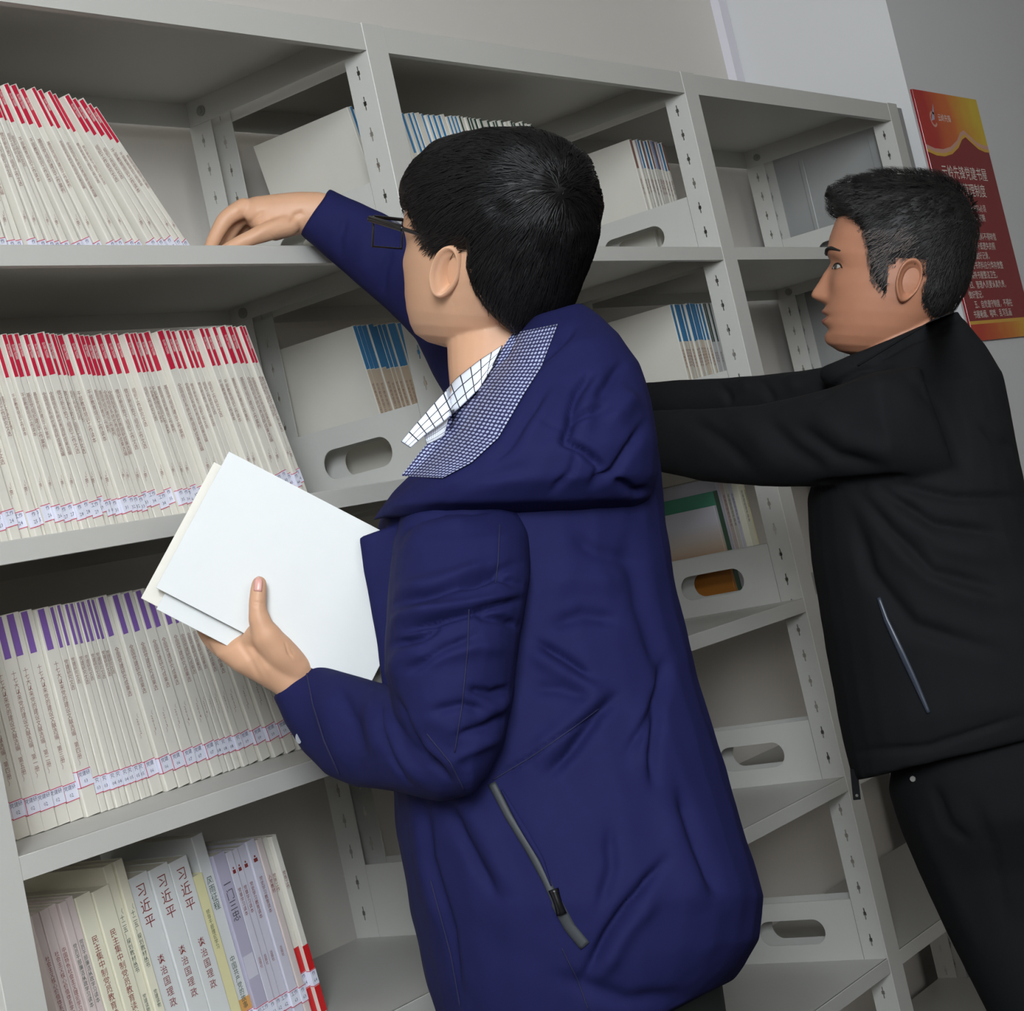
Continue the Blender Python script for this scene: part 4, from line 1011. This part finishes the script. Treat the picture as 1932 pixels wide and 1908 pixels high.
# ---------------------------------------------------------------- the books in his hand
def held_book(label, o, ex, ey, ez, L, Wd, t, mt):
    """o corner, ex along the spine edge, ey across the cover, ez through the thickness away from the viewer"""
    b = empty('held_book', o); tag(b, label, 'book', 'books held in the hand')
    b.rotation_euler = Matrix((ex, ey, ez)).transposed().to_euler()
    m = MB(); c = .0007
    m.prism([(0, 0), (Wd, 0), (Wd, c), (c * 1.5, c), (c * 1.5, t - c), (Wd, t - c), (Wd, t), (0, t)], 0, L, mt, 'x'); m.build('cover', b, .0003)
    p = MB(); p.box(.002, L - .002, .001, Wd - .003, c + .0001, t - c - .0001, M_pages); p.build('page_block', b)
    return b
Ac = Vector(at(432, 852, 2.050)); Bc = Vector(at(703, 993, 2.055)); Dc = Vector(at(300, 1112, 2.018))
ex = (Bc - Ac).normalized(); ey = (Dc - Ac); wd_ = ey.length; ey = (ey - ex * ey.dot(ex)).normalized(); ez = ex.cross(ey)
vdir = (Ac - Vector(CAMO)).normalized()
if ez.dot(vdir) < 0: ez = -ez; flip = True
else: flip = False
def frame_book(label, o, L, Wd, t, mt):
    if not flip: return held_book(label, o, ex, ey, ez, L, Wd, t, mt)
    # keep a right-handed frame: start from the far side of the thickness
    return held_book(label, o + ez * t, ex, ey, -ez, L, Wd, t, mt)
frame_book('white paperback on top of the books in the hand, thumb on its cover', Ac, .255, wd_, .0085, M_white_cover)
frame_book('white paperback in the middle of the books in the hand', Ac + ez * .0095 + ex * .011 + ey * .008, .240, wd_ + .012, .0085, M_white_cover)
frame_book('cream paperback at the back of the books in the hand', Ac + ez * .0190 - ex * .010 + ey * .016, .262, wd_ + .001, .012, M_cream)

# ---------------------------------------------------------------- the man in the black jacket
M_black = mat('black_softshell', (22, 23, 25), .85, .05, 60, .15, 1500, spec=.15, dist=.0004)
M_black_t = mat('black_trousers', (19, 20, 22), .85, .04, 60, spec=.15)
M_zipb = mat('shiny_grey_zip', (52, 58, 70), .35)
M_silver = mat('silver_snap', (90, 88, 82), .5)
T2 = [((1612, 1474), (2075, 1362), 2.525, .150), ((1592, 1392), (2075, 1290), 2.525, .160), ((1563, 1225), (2030, 1180), 2.535, .165), ((1537, 1060), (1962, 1060), 2.55, .165), ((1530, 940), (1922, 930), 2.56, .16),
      ((1560, 835), (1900, 812), 2.57, .15), ((1578, 755), (1880, 705), 2.58, .13), ((1625, 700), (1852, 652), 2.59, .095), ((1650, 660), (1815, 605), 2.60, .066)]
COLL = [((1548, 694), (1806, 588), 2.605, .062), ((1546, 712), (1818, 625), 2.60, .068), ((1575, 745), (1840, 665), 2.59, .078)]
NA2 = [((1735, 690), (1810, 905), 2.45, .06), ((1650, 702), (1690, 912), 2.445, .075), ((1545, 738), (1560, 918), 2.49, .068), ((1430, 765), (1435, 918), 2.56, .060), ((1330, 770), (1325, 909), 2.64, .055), ((1240, 774), (1240, 890), 2.73, .048), ((1165, 780), (1165, 870), 2.81, .042)]
FA2 = [((1640, 672), (1660, 800), 2.68, .07), ((1545, 694), (1545, 800), 2.72, .060), ((1440, 708), (1440, 800), 2.79, .055), ((1340, 714), (1340, 800), 2.86, .050), ((1240, 721), (1240, 795), 2.93, .044), ((1180, 726), (1180, 790), 2.98, .040)]
j2 = Solid()
for L_ in (T2, COLL, NA2, FA2): j2.loft(L_)
j2k = j2.fuse(.0048, 4)
folds(j2k, [([(1530, 760), (1620, 700), (1690, 690)], 10, -7), ([(1545, 745), (1640, 725), (1710, 715)], 16, 5), ([(1500, 800), (1580, 860), (1660, 880)], 20, -6), ([(1540, 780), (1600, 830), (1690, 860)], 20, 6), ([(1440, 790), (1500, 850), (1560, 890)], 22, -5),
 ([(1530, 916), (1600, 912), (1710, 900)], 10, -10), ([(1620, 930), (1680, 1000), (1760, 1080), (1900, 1120)], 18, -9), ([(1660, 925), (1760, 990), (1900, 1010)], 16, -8), ([(1690, 915), (1800, 940), (1930, 940)], 14, -7), ([(1640, 940), (1700, 1040), (1800, 1110), (1920, 1150)], 22, 7), ([(1600, 950), (1640, 1080), (1720, 1180), (1880, 1230)], 22, -8),
 ([(1680, 960), (1770, 1030), (1900, 1060)], 18, 6), ([(1850, 800), (1880, 830), (1910, 850)], 12, -5), ([(1300, 790), (1360, 830), (1420, 890)], 20, -5), ([(1380, 775), (1430, 830), (1480, 900)], 22, 5), ([(1640, 690), (1720, 640), (1800, 615)], 9, -6), ([(1600, 1420), (1750, 1410), (1932, 1350)], 10, -4),
 ([(1350, 716), (1370, 740), (1380, 765)], 12, -5), ([(1430, 710), (1450, 740), (1460, 760)], 12, -4), ([(1400, 712), (1410, 740)], 14, 5), ([(1490, 702), (1500, 740)], 14, 4), ([(1700, 700), (1780, 760), (1830, 900)], 26, -6)])
cloth_noise(j2k, .0016, 14, 5)
H2 = Head(1682, 514, 2.655, 11, 0, -4, 1.0)
NECK2 = [((1640, 600), (1790, 560), 2.66, .050), ((1628, 650), (1792, 600), 2.65, .052), ((1622, 700), (1800, 650), 2.635, .056), ((1620, 760), (1810, 720), 2.61, .062)]
hv2, hf2 = build_head(H2, 1.08, -.021, NECK2)
b2 = Solid()
for L_ in (T2[:-2], NA2[1:], FA2[1:]): b2.loft(shrink(L_, .62))
hp2 = at(1850, 1450, 2.53)
TRL = [((1690, 1420), (2075, 1330), 2.53, .13), ((1680, 1490), (2090, 1430), 2.525, .14), ((1705, 1565), (2095, 1530), 2.52, .14), ((1742, 1655), (2070, 1640), 2.51, .10), ((1790, 1760), (2060, 1740), 2.50, .085), ((1865, 1908), (2100, 1880), 2.48, .08), ((1990, 2160), (2170, 2130), 2.45, .07), ((2160, 2500), (2310, 2470), 2.42, .062)]
TRM = [((hp2[0] + .08, hp2[1] - .06, .78), .10), ((hp2[0] + .10, hp2[1] - .09, .45), .08), ((hp2[0] + .12, hp2[1] - .16, .07), .07)]
b2.loft(shrink(TRL, .6)); b2.limb([(p, r * .6) for p, r in TRM])
core2 = b2.fuse(.012, 3)
hands2 = []
for (u0, v0, d0, u1, v1, d1) in ((1180, 826, 2.79, 1105, 820, 2.86), (1190, 758, 2.96, 1125, 752, 3.02)):
    h = Solid(); h.limb(lit((u0, v0, d0, .026), ((u0 + u1) / 2, (v0 + v1) / 2, (d0 + d1) / 2, .03), (u1, v1, d1, .028)), flat=.55)
    for k in range(4):
        dv = -26 + 17 * k; h.limb(lit((u1, v1 + dv, d1, .0105), (u1 - 42, v1 + dv * 1.1, d1 + .02, .0095), (u1 - 66, v1 + dv * 1.1 + 12, d1 + .035, .008)))
    h.limb(lit((u0 - 30, v0 - 20, d0, .014), (u1 + 10, v1 - 42, d1 - .02, .0115), (u1 - 25, v1 - 46, d1, .009)))
    hands2.append(h.fuse(.003, 4))
man2 = merge_body('person', [(hv2[0], hf2[0]), (hv2[1], hf2[1]), (hv2[2], hf2[2]), as_part(core2)] + [as_part(h) for h in hands2], M_skin2,
                  'man in a black zipped jacket with both arms stretched to the shelf')
jack2 = finish('black_jacket', j2k, M_black, man2)
t2 = bvh(j2k)
zz = ribbon(t2, [(1658, 1128), (1672, 1170), (1700, 1230), (1728, 1290), (1752, 1345)], 9, .0015, .002, M_zipb, 40, 'pocket_zip', jack2, lambda t: .7 + .6 * math.sin(math.pi * t))
ribbon(t2, [(1618, 690), (1700, 640), (1760, 605), (1800, 590)], 3, .0006, .001, M_black_t, 30, 'seam', jack2)
pb = Vector(at(1607, 1470, 2.45)); m = MB(); m.box(-.0050, .0050, -.0015, .0015, -.034, .008, M_black_t); m.prism([(.0022 * math.cos(R(a)), .0022 * math.sin(R(a)) - .0) for a in range(0, 360, 30)], -.0024, -.001, M_silver, 'y')
m.v = [(x, y, z) if i < 8 else (x, y, z - .028) for i, (x, y, z) in enumerate(m.v)]
zt = m.build('zip_pull', jack2, .0006); zt.matrix_world = Matrix.Translation(hit(t2, 1612, 1462, .004)) @ (CAMROT.to_4x4() @ Matrix.Rotation(R(-90), 4, 'X') @ Matrix.Rotation(R(-6), 4, 'Y'))
def line2(x, y, z):
    if y > .068: return z - .078
    if y > .040: return z - lerp(.040, .078, ((y - .040) / .028) ** .6)
    if y > .030: return z - lerp(.0, .040, (y - .030) / .010)
    if y > .006: return z + lerp(.036, .006, (y - .006) / .024)
    if y > -.040: return z - .020 + (.008 if y > -.004 else 0)
    return z - lerp(-.035, -.080, min(1, (-.040 - y) / .035))
def thick2(x, y, z):
    top = max(0, min(1, (z - .02) / .07)); return .005 + .013 * top + .007 * (y > .05) * top
def side2(p, rnd): return p[1] > -.03 and p[2] < .055 and abs(p[0]) > .05 and rnd.random() < .92
hair_cap(H2, line2, thick2, 'hair', man2, M_hair2, 9, whorl=(.0, -.085, .085), n=7000, slen=.018, sw=.00045, wild=.5, mt2=M_hairg, side=side2, fringe=lambda p: .010 if (p[2] > .07) else .003)
for s in (-1, 1): eye(H2, s, man2); brow(H2, s, man2, M_hair2)
# lips
def lips(hd, parent):
    V = []; F = []
    rows_ = [(-.0580, 0), (-.0610, 1), (-.0640, 1), (-.0672, .4), (-.0690, -.2), (-.0715, .6), (-.0755, 1), (-.0790, .6), (-.0815, 0)]
    for z, k in rows_:
        for i in range(13):
            x = -.023 + .046 * i / 12; e = 1 - (abs(x) / .0235) ** 2
            zz_ = -.0690 + (z + .0690) * max(.05, e) ; f = interp(zz_, 1); wd = interp(zz_, 3)
            y = -.012 + (f + .012) * (1 - (abs(x) / wd) ** 2.25) ** (1 / 2.25) if zz_ > -.03 else (-.012 + (-.03 - zz_) * .35) + (f - (-.012 + (-.03 - zz_) * .35)) * (1 - (abs(x) / wd) ** 2.25) ** (1 / 2.25)
            V.append(hd.w((x, y + face_disp(x, y, zz_) + .0004, zz_)))
    for j in range(len(rows_) - 1):
        for i in range(12): F.append((j * 13 + i, j * 13 + i + 1, (j + 1) * 13 + i + 1, (j + 1) * 13 + i))
    me = bpy.data.meshes.new('lips'); me.from_pydata([tuple(v) for v in V], [], F); finish('lips', me, M_lips, parent)
lips(H2, man2); lips(H1, man1)
# trousers: lofted where they show, then down to the shoes
tr2 = Solid()
tr2.loft(TRL); tr2.limb(TRM)
foot = at(2240, 2500, 2.42)
t2k = tr2.fuse(.008, 3)
folds(t2k, [([(1760, 1480), (1790, 1560), (1830, 1590)], 12, -6), ([(1720, 1520), (1780, 1640), (1850, 1800)], 18, 5), ([(1830, 1500), (1870, 1600), (1900, 1750)], 18, -5)])
trou2 = finish('trousers', t2k, M_black_t, man2)
sn2 = hit(bvh(t2k), 1722, 1470, .003); m = MB(); m.prism([(.004 * math.cos(R(a)), .004 * math.sin(R(a))) for a in range(0, 360, 30)], -.0015, .0015, M_silver)
o = m.build('belt_snap', trou2, .0005); o.matrix_world = Matrix.LocRotScale(sn2, (Vector(CAMO) - sn2).to_track_quat('Z', 'Y'), None)
shoe(float(foot[0]), float(foot[1]), .0, man2); shoe(hp2[0] + .12, hp2[1] - .16, .2, man2)
